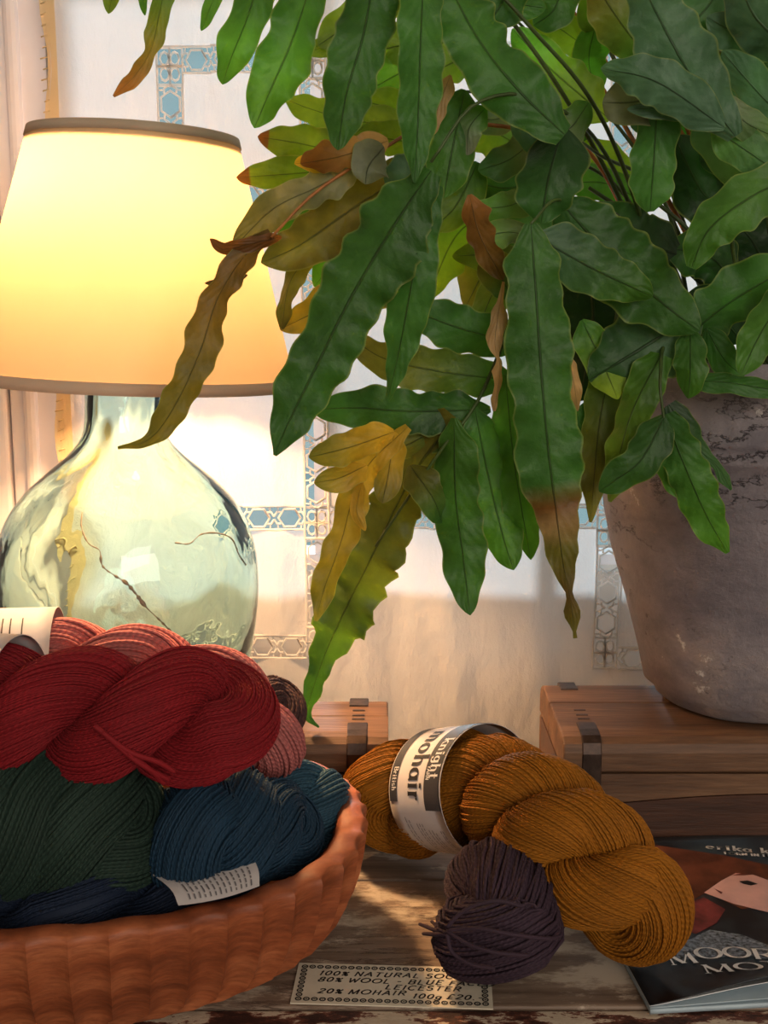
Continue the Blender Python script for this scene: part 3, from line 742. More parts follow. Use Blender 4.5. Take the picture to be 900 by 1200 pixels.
# --- frond hanging over the front of the pot
frond([(790, 400, .88), (774, 440, .83), (779, 500, .825)], [
    ([(780, 486), (752, 538), (722, 562), (702, 576)], 44, .825, .825, 'dk', 'md'), ([(779, 486), (800, 540), (826, 600), (853, 648)], 52, .825, .83, 'dk', 'gr', dict(widths=[26, 44, 52, 50, 52, 46, 42, 34, 6])),
    ([(784, 474), (815, 522), (840, 546), (857, 574)], 36, .825, .82, 'vd', 'dk', dict(widths=[18, 34, 38, 34, 24, 14, 10, 14, 3])), ([(776, 520), (792, 560), (800, 585)], 36, .825, .825, 'md', 'gr')], ang=4.2)
# --- right hand fronds
frond([(900, 370, .90), (915, 330, .86)], [
    ([(935, 325), (892, 390), (868, 440)], 44, .83, .82, 'lg', 'gr'), ([(828, 385), (848, 420), (872, 442)], 34, .86, .85, 'dk', 'md'), ([(798, 446), (850, 448), (905, 456), (945, 450)], 24, .85, .84, 'dk', 'md'),
    ([(945, 202), (885, 228), (832, 268), (810, 314)], 60, .80, .79, 'lg', 'gr', dict(widths=[50, 56, 58, 60, 60, 58, 52, 40, 12])), ([(812, 388), (862, 350), (940, 305)], 66, .86, .85, 'dk', 'md')], ang=4.9)
frond([(860, 300, .92), (870, 190, .86), (850, 150, .83)], [
    ([(770, 122), (767, 180), (762, 248)], 56, .82, .81, 'dk', 'md', dict(widths=[40, 52, 55, 54, 54, 52, 50, 40, 8])), ([(775, 112), (740, 120), (706, 120)], 56, .83, .82, 'gy', None, dict(wave=1.4)),
    ([(862, 160), (812, 92), (772, 20), (742, -40)], 78, .80, .79, 'bg', 'bg', dict(widths=[20, 50, 66, 76, 80, 78, 70, 50, 10])), ([(850, 150), (770, 96), (704, 80)], 50, .80, .80, 'bg', 'bg'),
    ([(850, 150), (800, 128), (735, 128)], 26, .81, .81, 'bg'), ([(820, 130), (870, 200), (930, 230)], 60, .84, .83, 'bg', 'lg'), ([(835, 150), (880, 180), (945, 225)], 44, .82, .81, 'lg', 'bg')], ang=4.6)
frond([(900, 260, .92), (940, 120, .86)], [
    ([(950, 170), (890, 110), (846, 60)], 50, .83, .82, 'bg'), ([(940, 70), (885, 20), (862, -40)], 70, .82, .82, 'bg'), ([(835, 35), (824, 62), (836, 95)], 52, .86, .86, 'ol', 'yg'),
    ([(832, 88), (850, 112), (872, 142), (925, 168)], 36, .81, .81, 'gy', 'lg', dict(widths=[4, 6, 12, 26, 36, 38, 34, 26, 10])), ([(930, 40), (870, 40), (828, 20)], 46, .84, .84, 'bg'), ([(850, -40), (835, 0), (800, 40)], 56, .85, .85, 'bg', 'dk'), ([(940, 130), (900, 150), (860, 160)], 50, .88, .87, 'md')], ang=5.2)
# --- top centre
frond([(780, 240, .98), (700, 180, .90), (660, 150, .84)], [
    ([(662, 158), (610, 108), (560, 45), (520, -30)], 84, .82, .81, 'dk', 'md', dict(widths=[30, 56, 70, 80, 84, 82, 76, 60, 30])), ([(715, 140), (650, 85), (600, 34)], 52, .95, .94, 'yg', 'gr'), ([(696, 62), (650, 30), (614, 14)], 36, .97, .96, 'yg', 'yg'),
    ([(660, 150), (645, 200), (634, 262)], 74, .84, .83, 'vd', 'dk'), ([(770, 80), (730, 30), (690, -30)], 56, .92, .91, 'md', 'ol'), ([(560, -40), (600, 0), (640, 10)], 40, .85, .85, 'gr', 'md'),
    ([(700, 110), (690, 70), (700, 20)], 40, .96, .95, 'gr')], ang=3.4)
# --- inner, deeper leaves that fill the crown
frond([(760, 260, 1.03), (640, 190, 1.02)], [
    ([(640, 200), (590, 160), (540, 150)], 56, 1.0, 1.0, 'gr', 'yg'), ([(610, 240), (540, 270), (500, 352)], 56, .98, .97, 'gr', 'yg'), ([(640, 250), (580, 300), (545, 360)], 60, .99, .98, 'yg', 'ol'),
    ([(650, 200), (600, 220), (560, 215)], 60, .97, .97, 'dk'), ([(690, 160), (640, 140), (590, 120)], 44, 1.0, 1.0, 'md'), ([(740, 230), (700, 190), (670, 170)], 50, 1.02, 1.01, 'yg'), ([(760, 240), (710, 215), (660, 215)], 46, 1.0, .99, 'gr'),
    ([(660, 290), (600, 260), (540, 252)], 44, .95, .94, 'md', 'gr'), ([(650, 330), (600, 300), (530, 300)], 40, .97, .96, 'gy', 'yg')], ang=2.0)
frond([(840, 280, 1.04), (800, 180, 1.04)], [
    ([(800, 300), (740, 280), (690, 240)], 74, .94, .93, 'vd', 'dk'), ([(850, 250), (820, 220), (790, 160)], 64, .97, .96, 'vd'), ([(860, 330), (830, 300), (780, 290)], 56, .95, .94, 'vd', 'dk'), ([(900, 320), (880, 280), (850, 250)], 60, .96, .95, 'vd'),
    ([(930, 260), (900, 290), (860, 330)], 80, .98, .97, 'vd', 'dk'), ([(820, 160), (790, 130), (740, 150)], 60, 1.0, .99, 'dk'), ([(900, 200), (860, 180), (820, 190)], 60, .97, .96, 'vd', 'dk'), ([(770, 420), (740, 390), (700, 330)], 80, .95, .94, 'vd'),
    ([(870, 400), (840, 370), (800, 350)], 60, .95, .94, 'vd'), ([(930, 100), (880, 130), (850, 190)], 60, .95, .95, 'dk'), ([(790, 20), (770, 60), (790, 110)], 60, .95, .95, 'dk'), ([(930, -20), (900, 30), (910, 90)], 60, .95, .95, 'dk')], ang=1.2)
frond([(740, 240, .99), (650, 180, .93), (600, 170, .90)], [
    ([(640, 150), (600, 185), (560, 200)], 40, .90, .89, 'gy', 'md', dict(wave=1.5)), ([(655, 170), (610, 235), (545, 245)], 36, .88, .87, 'gy', 'gr', dict(wave=1.5)), ([(620, 130), (575, 140), (545, 130)], 34, .90, .89, 'gy', 'bg', dict(wave=1.6)),
    ([(640, 290), (600, 272), (550, 282)], 30, .87, .86, 'gy', 'gr', dict(wave=1.6)), ([(560, 190), (535, 240), (505, 270)], 44, .90, .90, 'md', 'yg'), ([(600, 130), (640, 170), (650, 220)], 40, .87, .87, 'bg', 'md'), ([(600, 300), (570, 360), (560, 400)], 40, .92, .91, 'ol', 'gr'),
    ([(690, 120), (668, 150), (640, 160)], 40, .86, .85, 'gr', 'gy', dict(wave=1.6))], ang=2.2)
frond([(760, 200, 1.0), (640, 60, .99), (560, -20, .98)], [
    ([(600, 60), (540, 70), (500, 90)], 44, .97, .96, 'gr', 'yg'), ([(590, 20), (540, 20), (505, 5)], 46, .97, .97, 'gr', 'yg'), ([(660, -30), (650, 10), (625, 30)], 44, .94, .94, 'gr', 'md'), ([(720, -40), (700, 10), (715, 50)], 50, .95, .95, 'yg', 'gr'),
    ([(830, -40), (815, 10), (790, 50)], 60, .93, .93, 'bg', 'dk'), ([(890, 60), (870, 100), (880, 150)], 44, .90, .90, 'bg', 'md'), ([(905, -40), (895, 30), (870, 80)], 50, .88, .88, 'bg')], ang=1.7)
# bare brown stems fanning out of the pot
for i, (a, b, y, m_) in enumerate([((830, 330), (628, -20), 1.0, 'stem'), ((838, 330), (650, -20), 1.0, 'stem'), ((820, 330), (668, -30), 1.02, 'stemgreen'), ((860, 300), (778, 120), 1.0, 'stem'), ((865, 300), (790, 110), 1.0, 'stem'), ((850, 340), (690, 220), .98, 'stemgreen'),
        ((840, 350), (700, 250), .98, 'stemgreen'), ((870, 300), (880, 60), 1.02, 'stemgreen'), ((860, 300), (830, 40), 1.02, 'stem'), ((850, 340), (760, 230), .97, 'stemgreen'), ((855, 330), (690, 40), 1.03, 'stemgreen')]):
    pa, pb = P(*a, y), P(*b, y); md = (pa+pb)/2 + Vector((0.006*math.sin(i), 0.0, 0.008))
    path = catmull([crown(2.0+i*0.45), pa, md, pb], 30)
    mesh_obj('bare_stem', *tube_arrays(path, np.linspace(0.0026, 0.0016, 30), 7), M[m_], fern, True)

# ================================================================== bowl
BCX, BCY, BA, BB, BH, BN = -0.2725, 0.752, 0.262, 0.158, 0.085, 2.35
def sup(t):
    c, s = math.cos(t), math.sin(t)
    return (math.copysign(abs(c)**(2/BN), c), math.copysign(abs(s)**(2/BN), s))
tt = np.linspace(0, 2*math.pi, 4001); sx = np.array([sup(t) for t in tt])*np.array([BA, BB])
arc = np.concatenate([[0], np.cumsum(np.linalg.norm(np.diff(sx, axis=0), axis=1))]); NF, PER = 62, 12
NR = NF*PER
per = np.stack([np.interp(np.arange(NR)/NR*arc[-1], arc, sx[:, k]) for k in (0, 1)], 1)
tg = np.roll(per, -1, 0)-np.roll(per, 1, 0); tg /= np.linalg.norm(tg, axis=1)[:, None]; nrm = np.stack([tg[:, 1], -tg[:, 0]], 1)
rb = random.Random(9); famp = [rb.uniform(0.8, 1.25) for _ in range(NF)]
vs, fs = [], []
rowsO = [(0.0005, -0.052), (0.003, -0.044), (0.009, -0.034), (0.018, -0.0245), (0.030, -0.0155), (0.044, -0.0085), (0.058, -0.004), (0.072, -0.0015), (0.082, 0.0), (0.0848, -0.0012)]
rowsI = [(0.0862, -0.004), (0.0862, -0.017), (0.0835, -0.0205), (0.066, -0.025), (0.045, -0.034), (0.028, -0.052), (0.018, -0.075)]
def flute(k, amt):
    u = (k % PER)/PER; fi = k//PER
    return -amt*famp[fi]*math.sin(math.pi*u)**0.7
rz = lambda k: 0.0022*math.sin(2*math.pi*k/NR*2+0.4) + 0.0008*math.sin(2*math.pi*k/NR*31)
for ri, (z, off) in enumerate(rowsO+rowsI):
    outr = ri < len(rowsO)
    amt = 0.0075*min(1, z/0.014)*(1 if z < 0.06 else (0.7 if z < 0.075 else 0.42)) if outr else (0.0012 if ri == len(rowsO) else 0)
    for k in range(NR):
        o = off + flute(k, amt)
        p = per[k] + nrm[k]*o
        if off < -0.03: # keep proportions toward the base
            q = per[k]*(1+off/0.2); p = p*0.4+q*0.6
        vs.append((BCX+p[0], BCY+p[1], z + (rz(k)*z/0.085)))
nrw = len(rowsO)+len(rowsI)
for i in range(nrw-1):
    for k in range(NR):
        k2 = (k+1) % NR; fs.append((i*NR+k, i*NR+k2, (i+1)*NR+k2, (i+1)*NR+k))
fs.append(tuple(range(NR))[::-1]); fs.append(tuple((nrw-1)*NR+k for k in range(NR)))
bowl = mesh_obj('dough_bowl', vs, fs, M['bowlwood'])
bowl.data.transform(Matrix.Translation((-BCX, -BCY, 0))); bowl.location = (BCX, BCY, 0.0006)
bowl.data.polygons.foreach_set('use_smooth', [len(p.vertices) == 4 for p in bowl.data.polygons])
sh = [((e.vertices[0] % NR) == (e.vertices[1] % NR)) and (e.vertices[0] % NR) % PER == 0 and max(e.vertices)//NR < len(rowsO)+1 for e in bowl.data.edges]
at_ = bowl.data.attributes.new('sharp_edge', 'BOOLEAN', 'EDGE'); at_.data.foreach_set('value', sh)
tag(bowl, 'oval reddish brown carved wooden bowl with fluted sides full of yarn', 'bowl')

# ================================================================== lettering (pen strokes)
def arc_(cx, cy, rx, ry, a0, a1, n=14): return [(cx+rx*math.cos(R_(a0+(a1-a0)*i/n)), cy+ry*math.sin(R_(a0+(a1-a0)*i/n))) for i in range(n+1)]
G = {
 'A': (.66, [[(.02, 0), (.33, 1)], [(.33, 1), (.64, 0)], [(.13, .35), (.53, .35)]]), 'B': (.6, [[(.1, 0), (.1, 1)], [(.1, 1)]+arc_(.3, .76, .24, .24, 90, -90)+[(.1, .52)], [(.1, .52)]+arc_(.3, .26, .28, .26, 90, -90)+[(.1, 0)]]),
 'C': (.66, [arc_(.36, .5, .34, .5, 50, 310)]), 'D': (.68, [[(.1, 0), (.1, 1)], [(.1, 1)]+arc_(.25, .5, .4, .5, 90, -90)+[(.1, 0)]]), 'E': (.55, [[(.1, 0), (.1, 1)], [(.1, 1), (.52, 1)], [(.1, .52), (.44, .52)], [(.1, 0), (.54, 0)]]),
 'F': (.52, [[(.1, 0), (.1, 1)], [(.1, 1), (.52, 1)], [(.1, .52), (.44, .52)]]), 'H': (.66, [[(.1, 0), (.1, 1)], [(.56, 0), (.56, 1)], [(.1, .5), (.56, .5)]]), 'I': (.25, [[(.12, 0), (.12, 1)]]), 'K': (.62, [[(.1, 0), (.1, 1)], [(.58, 1), (.1, .42)], [(.26, .6), (.6, 0)]]),
 'L': (.52, [[(.1, 1), (.1, 0)], [(.1, 0), (.5, 0)]]), 'M': (.86, [[(.08, 0), (.12, 1)], [(.12, 1), (.43, .08)], [(.43, .08), (.74, 1)], [(.74, 1), (.79, 0)]]), 'N': (.7, [[(.1, 0), (.1, 1)], [(.1, 1), (.6, 0)], [(.6, 0), (.6, 1)]]),
 'O': (.8, [arc_(.4, .5, .38, .5, 0, 360, 28)]), 'R': (.64, [[(.1, 0), (.1, 1)], [(.1, 1)]+arc_(.3, .74, .26, .26, 90, -90)+[(.1, .48)], [(.3, .48), (.62, 0)]]), 'S': (.52, [arc_(.26, .75, .22, .25, 40, 250)+arc_(.26, .25, .24, .26, 70, -145)]),
 'T': (.6, [[(.3, 0), (.3, 1)], [(.02, 1), (.58, 1)]]), 'U': (.66, [[(.1, 1), (.1, .3)]+arc_(.33, .26, .23, .26, 180, 360)+[(.56, 1)]]), 'V': (.64, [[(.02, 1), (.32, 0)], [(.32, 0), (.62, 1)]]), 'W': (.88, [[(.02, 1), (.24, 0)], [(.24, 0), (.44, .8)], [(.44, .8), (.64, 0)], [(.64, 0), (.86, 1)]]), 'Y': (.6, [[(.02, 1), (.3, .5)], [(.58, 1), (.3, .5)], [(.3, .5), (.3, 0)]]),
 '0': (.52, [arc_(.26, .5, .22, .5, 0, 360, 20)]), '1': (.28, [[(.06, .8), (.16, 1), (.16, 0)]]), '2': (.52, [arc_(.25, .74, .22, .26, 160, -30)+[(.04, 0), (.5, 0)]]), '8': (.52, [arc_(.26, .75, .19, .24, 0, 360), arc_(.26, .26, .23, .26, 0, 360)]),
 '%': (.55, [arc_(.14, .78, .1, .16, 0, 360, 10), [(.1, .1), (.5, .95)], arc_(.44, .2, .1, .16, 0, 360, 10)]), '-': (.4, [[(.06, .45), (.34, .45)]]), '.': (.2, [[(.08, 0), (.12, .04)]]), '£': (.55, [arc_(.34, .76, .18, .24, 30, 180, 8)+[(.18, .3), (.06, 0), (.5, 0)], [(.06, .46), (.4, .46)]]),
 'a': (.5, [arc_(.22, .3, .2, .3, 20, 340), [(.42, .6), (.42, .05), (.5, 0)]]), 'e': (.5, [[(.05, .34), (.43, .34)]+arc_(.24, .3, .2, .3, 8, 310)]), 'g': (.5, [arc_(.22, .32, .19, .28, 0, 360), [(.42, .6), (.42, -.1)]+arc_(.22, -.1, .2, .2, 0, -160)]), 'h': (.55, [[(.1, 0), (.1, 1)], [(.1, .4)]+arc_(.28, .36, .17, .24, 160, 0)+[(.45, 0)]]),
 'i': (.24, [[(.12, 0), (.12, .6)], [(.12, .8), (.12, .88)]]), 'k': (.52, [[(.1, 0), (.1, 1)], [(.46, .6), (.1, .25)], [(.22, .36), (.5, 0)]]), 'm': (.82, [[(.1, 0), (.1, .6)], [(.1, .4)]+arc_(.26, .36, .16, .24, 160, 0)+[(.42, 0)], [(.42, .4)]+arc_(.57, .36, .16, .24, 160, 0)+[(.73, 0)]]), 'n': (.55, [[(.1, 0), (.1, .6)], [(.1, .4)]+arc_(.28, .36, .17, .24, 160, 0)+[(.45, 0)]]),
 'o': (.52, [arc_(.26, .3, .22, .3, 0, 360, 20)]), 'r': (.4, [[(.1, 0), (.1, .6)], [(.1, .38)]+arc_(.26, .38, .14, .2, 160, 50)]), 't': (.38, [[(.16, .9), (.16, .12), (.22, 0), (.34, .03)], [(.02, .6), (.34, .6)]]), 'b': (.52, [[(.1, 0), (.1, 1)], arc_(.26, .3, .18, .3, 170, -170)]), 's': (.42, [arc_(.21, .45, .16, .15, 40, 250, 8)+arc_(.21, .15, .18, .15, 70, -145, 8)]), 'l': (.24, [[(.12, 0), (.12, 1)]]), 'w': (.7, [[(.02, .6), (.2, 0)], [(.2, 0), (.35, .5)], [(.35, .5), (.5, 0)], [(.5, 0), (.68, .6)]]), 'u': (.55, [[(.1, .6), (.1, .2)]+arc_(.27, .2, .17, .2, 180, 360, 8)+[(.44, .6), (.44, 0)]]),
}
def text_strokes(s, h, track=0.12, shear=0.0):
    x = 0; out = []
    for ch in s:
        if ch == ' ': x += 0.42*h; continue
        wd, st = G[ch]
        for pl in st: out.append([(x + (a + shear*b)*h, b*h) for a, b in pl])
        x += (wd+track)*h
    return out, x
def strokes_mesh(name, strokes, fn, material, parent, thin, thick, serif=0.0, maxseg=0.002):
    """fn(x, y) -> world point on the printed surface (already lifted off it)"""
    vs, fs = [], []
    def seg(a, b, wd):
        dx, dy = b[0]-a[0], b[1]-a[1]; L = math.hypot(dx, dy)
        if L < 1e-9: return
        n = max(1, int(math.ceil(L/maxseg))); nx_, ny_ = -dy/L*wd/2, dx/L*wd/2; ex_, ey_ = dx/L*thin*0.3, dy/L*thin*0.3
        o = len(vs)
        for i in range(n+1):
            t = i/n; px, py = a[0]+dx*t, a[1]+dy*t
            if i == 0: px -= ex_; py -= ey_
            if i == n: px += ex_; py += ey_
            vs.append(fn(px+nx_, py+ny_)); vs.append(fn(px-nx_, py-ny_))
        for i in range(n): fs.append((o+2*i, o+2*i+1, o+2*i+3, o+2*i+2))
    for pl in strokes:
        for a, b in zip(pl[:-1], pl[1:]):
            dx, dy = b[0]-a[0], b[1]-a[1]; L = math.hypot(dx, dy)+1e-12
            s = abs(dy)/L
            if serif and dy > 0 and dx > 0.02*L and len(pl) == 2 and s > 0.6: s = 0.15   # rising diagonals thin
            seg(a, b, thin + (thick-thin)*s**1.5)
        if serif and len(pl) == 2 and abs(pl[0][1]-pl[1][1]) > 0.5*abs(pl[0][0]-pl[1][0]):
            for q in pl: seg((q[0]-serif, q[1]), (q[0]+serif, q[1]), thin)
    return mesh_obj(name, vs, fs, material, parent)
def poly_on(name, pts, fn, material, parent):
    vs = [fn(*p) for p in pts]; return mesh_obj(name, vs, [tuple(range(len(vs)))], material, parent)

# ================================================================== yarn
def yarn_skein(name, label, color, ctrl, R, turns, nstr=70, phase=0.0, c=1.5, seg=170, fold=0.52, rad_prof=None, group='hanks of wool', capk=0.9, jit=0.0007, seed=1):
    """a twisted hank: one closed bundle of strands, doubled and plied around the axis through ctrl"""
    rng = np.random.default_rng(seed)
    ax = catmull(ctrl, 200); ax = ax.astype(float)
    T = np.gradient(ax, axis=0); T /= np.linalg.norm(T, axis=1)[:, None]
    E = np.zeros_like(ax); up = np.array([0, 0, 1.0]); e = up - T[0]*np.dot(up, T[0]); e /= np.linalg.norm(e)
    for i in range(200):
        e = e - T[i]*np.dot(e, T[i]); e /= np.linalg.norm(e); E[i] = e
    Fv = np.cross(T, E)
    rp = np.interp(np.linspace(0, 1, 200), np.linspace(0, 1, len(rad_prof)), rad_prof) if rad_prof else np.ones(200)
    rc, Rb = R*(1-fold), R*fold
    def samp(arr, u): x = u*199; i = min(int(x), 198); t = x-i; return arr[i]*(1-t)+arr[i+1]*t
    nh = int(seg*0.42); nc = (seg-2*nh)//2
    Pts, E1, RR, PH = [], [], [], []
    for k in range(nh):
        u = k/nh; ph = phase + 2*math.pi*turns*u
        d = math.cos(ph)*samp(E, u) + math.sin(ph)*samp(Fv, u); s = samp(rp, u)
        Pts.append(samp(ax, u) + rc*s*d); E1.append(d); RR.append(Rb*s); PH.append(u)
    ph1 = phase + 2*math.pi*turns; d1 = math.cos(ph1)*E[-1] + math.sin(ph1)*Fv[-1]
    for k in range(nc):
        th = math.pi*k/nc; d = math.cos(th)*d1 + math.sin(th)*T[-1]
        Pts.append(ax[-1] + rc*rp[-1]*(math.cos(th)*d1 + capk*math.sin(th)*T[-1])); E1.append(d); RR.append(Rb*rp[-1]); PH.append(1.0)
    for k in range(nh):
        u = 1-k/nh; ph = phase + 2*math.pi*turns*u + math.pi
        d = math.cos(ph)*samp(E, u) + math.sin(ph)*samp(Fv, u); s = samp(rp, u)
        Pts.append(samp(ax, u) + rc*s*d); E1.append(d); RR.append(Rb*s); PH.append(1+k/nh)
    d0 = math.cos(phase+math.pi)*E[0] + math.sin(phase+math.pi)*Fv[0]
    for k in range(nc):
        th = math.pi*k/nc; d = math.cos(th)*d0 - math.sin(th)*T[0]
        Pts.append(ax[0] + rc*rp[0]*(math.cos(th)*d0 - capk*math.sin(th)*T[0])); E1.append(d); RR.append(Rb*rp[0]); PH.append(2.0)
    Pts, E1, RR, PH = np.array(Pts), np.array(E1), np.array(RR), np.array(PH); S = len(Pts)
    Tt = np.roll(Pts, -1, 0)-np.roll(Pts, 1, 0); Tt /= np.linalg.norm(Tt, axis=1)[:, None]
    E1 -= Tt*np.sum(E1*Tt, 1)[:, None]; E1 /= np.linalg.norm(E1, axis=1)[:, None]; E2 = np.cross(Tt, E1)
    q = max(1, round(c*2*abs(turns)))/2.0
    base = -math.copysign(1, turns)*2*math.pi*q*PH
    sidx = np.arange(S)/S*2*math.pi
    al = (2*math.pi*np.arange(nstr)/nstr)[:, None] + base[None, :]
    al = al + 0.035*np.sin(sidx*3+rng.uniform(0, 6.28, (nstr, 1))) + 0.02*np.sin(sidx*7+rng.uniform(0, 6.28, (nstr, 1))) + rng.normal(0, 0.012, (nstr, 1))
    rs = math.pi*Rb/nstr*1.22
    rad = RR[None, :] - rs + rng.normal(0, jit*0.7, (nstr, 1)) + jit*np.sin(sidx*4+rng.uniform(0, 6.28, (nstr, 1))) + jit*0.6*np.sin(sidx*11+rng.uniform(0, 6.28, (nstr, 1)))
    O = np.cos(al)[..., None]*E1[None] + np.sin(al)[..., None]*E2[None]
    C = Pts[None] + O*rad[..., None]
    Ts = np.roll(C, -1, 1)-np.roll(C, 1, 1); Ts /= np.linalg.norm(Ts, axis=2)[..., None]+1e-12
    B = np.cross(Ts, O); B /= np.linalg.norm(B, axis=2)[..., None]+1e-12; Nn = np.cross(B, Ts)
    sd = 5; V = np.empty((nstr, S, sd, 3))
    for k in range(sd):
        a = 2*math.pi*k/sd + 0.3; V[:, :, k] = C + rs*(math.cos(a)*Nn + math.sin(a)*B)
    ln = np.concatenate([np.zeros((nstr, 1)), np.cumsum(np.linalg.norm(np.diff(C, axis=1), axis=2), axis=1)], 1)
    idx = np.arange(nstr*S*sd).reshape(nstr, S, sd); i2 = np.roll(idx, -1, 1)
    q4 = np.stack([idx, np.roll(idx, -1, 2), np.roll(i2, -1, 2), i2], -1).reshape(-1, 4)
    # uv per loop
    kk = np.arange(sd)
    U0 = np.broadcast_to(ln[..., None], (nstr, S, sd)); U1 = np.broadcast_to(np.concatenate([ln[:, 1:], ln[:, -1:]+0.004], 1)[..., None], (nstr, S, sd))
    V0 = np.broadcast_to(kk/sd, (nstr, S, sd)); V1_ = np.broadcast_to((kk+1)/sd, (nstr, S, sd))
    uv = np.stack([np.stack([U0, V0], -1), np.stack([U0, V1_], -1), np.stack([U1, V1_], -1), np.stack([U1, V0], -1)], 3).reshape(-1, 2)
    org = ax[0].copy(); org = np.array([ax[:, 0].mean(), ax[:, 1].mean(), max(0.0, (ax[:, 2]).min()-R)])
    root = empty(name, tuple(org)); tag(root, label, 'yarn', group)
    def fast(nm, verts, quads, uvs=None):
        me = bpy.data.meshes.new(nm); me.vertices.add(len(verts)); me.vertices.foreach_set('co', (verts-org).astype(np.float32).ravel())
        me.loops.add(len(quads)*4); me.loops.foreach_set('vertex_index', quads.astype(np.int32).ravel())
        me.polygons.add(len(quads)); me.polygons.foreach_set('loop_start', np.arange(0, len(quads)*4, 4, dtype=np.int32))
        me.update(calc_edges=True); me.polygons.foreach_set('use_smooth', np.ones(len(quads), bool))
        if uvs is not None:
            ul = me.uv_layers.new(name='UVMap'); ul.data.foreach_set('uv', uvs.astype(np.float32).ravel())
        me.materials.append(YM[color]); o = bpy.data.objects.new(nm, me); link(o, root); return o
    st = fast('wool_strands', V.reshape(-1, 3), q4, uv); st['kind'] = 'stuff'
    nk = 20; aa = 2*math.pi*np.arange(nk)/nk
    core = Pts[:, None] + (np.maximum(RR-rs*1.7, 0.001))[:, None, None]*(np.cos(aa)[None, :, None]*E1[:, None] + np.sin(aa)[None, :, None]*E2[:, None])
    ci = np.arange(S*nk).reshape(S, nk); cn = np.roll(ci, -1, 0)
    fast('wool_core', core.reshape(-1, 3), np.stack([ci, np.roll(ci, -1, 1), np.roll(cn, -1, 1), cn], -1).reshape(-1, 4), np.zeros((S*nk*4, 2)))
    root_info = dict(ax=ax, T=T, E=E, F=Fv, R=R, rp=rp, root=root)
    return root_info
def band_fn(info, u0, u1, scale=1.04, up=(0, 0, 1), squash=1.0, flare=0.0):
    """axial 0..1 between u0,u1; angle a measured from 'up' turning toward the camera side"""
    ax, T = info['ax'], info['T']
    i0, i1 = int(u0*199), int(u1*199)
    c0, c1 = ax[i0], ax[i1]; t = (c1-c0); L = np.linalg.norm(t); t /= L
    upv = np.array(up, float); upv -= t*np.dot(upv, t); upv /= np.linalg.norm(upv)
    side = np.cross(t, upv)
    camv = np.array([0, 0, CAM_H]) - (c0+c1)/2
    if np.dot(side, camv) < 0: side = -side
    def fn(s, a, off=0.0):      # s: metres along axis from u0, a: angle
        r = info['R']*scale*(1+flare*(s/L-0.5)) + off
        return Vector(c0 + t*s + r*(math.cos(a)*upv*squash + math.sin(a)*side))
    return fn, L
def paper_band(info, u0, u1, scale=1.04, a0=0.0, a1=2*math.pi, squash=1.0, flare=0.0, name='paper_band'):
    fn, L = band_fn(info, u0, u1, scale, squash=squash, flare=flare)
    n = 72; m = 6; vs, fs = [], []
    for off in (0.0, -0.0004):
        for i in range(n+1):
            a = a0 + (a1-a0)*i/n
            for j in range(m+1): vs.append(fn(L*j/m, a, off))
    K = (n+1)*(m+1)
    for i in range(n):
        for j in range(m):
            p = i*(m+1)+j; fs.append((p, p+1, p+m+2, p+m+1)); fs.append((K+p, K+p+m+1, K+p+m+2, K+p+1))
    for i in range(n):
        for j in (0, m):
            p = i*(m+1)+j; fs.append((p, p+m+1, K+p+m+1, K+p))
    o = mesh_obj(name, vs, fs, M['paper'], info['root'], True)
    return o, fn, L
def patch(fn, name, s0, s1, a0, a1, material, parent, off=0.0003):
    n = max(2, int((a1-a0)/0.05)); vs, fs = [], []
    for i in range(n+1):
        a = a0+(a1-a0)*i/n; vs += [fn(s0, a, off), fn(s1, a, off)]
    for i in range(n): fs.append((2*i, 2*i+1, 2*i+3, 2*i+2))
    return mesh_obj(name, vs, fs, material, parent)

# mustard hank on the table
mus = yarn_skein('yarn_skein', 'mustard yellow twisted hank with a printed paper band lying across the magazine', 'mustard',
    [PZ(464, 940, 0.050), PZ(530, 922, 0.068), PZ(605, 936, 0.086), PZ(675, 995, 0.076), PZ(738, 1056, 0.052)], 0.043, -2.6, 128, phase=0.4, c=2.2, seg=260, seed=3, group='hanks of wool lying on the table', rad_prof=[1.05, 0.98, 0.92, 1.0, 1.0])
bnd, bf, BL = paper_band(mus, 0.15, 0.40, 1.10, squash=0.98, flare=0.05)
R0 = mus['R']*1.09
def ring_text(s, h, s_base, a_start, mat, thin, thick, serif, parent, fn=bf, name='lettering', off=0.0005):
    st, wd = text_strokes(s, h)
    return strokes_mesh(name, st, lambda x, y: fn(s_base + y, a_start + x/R0, off), mat, parent, thin, thick, serif)
patch(bf, 'print_block', BL*0.70, BL*0.985, -0.9, 1.62, M['paperdark'], bnd)
patch(bf, 'print_block', BL*0.02, BL*0.17, -0.9, 1.50, M['paperdark'], bnd)
ring_text('mohair', 0.0165, BL*0.40, 0.20, M['ink'], 0.0010, 0.0028, 0.0015, bnd)
ring_text('knight', 0.0098, BL*0.80, 0.45, M['white'], 0.0007, 0.0015, 0.0009, bnd)
ring_text('YARN', 0.0034, BL*0.735, 0.95, M['white'], 0.0004, 0.0006, 0, bnd)
ring_text('British', 0.0050, BL*0.07, 0.95, M['white'], 0.0004, 0.0008, 0, bnd)
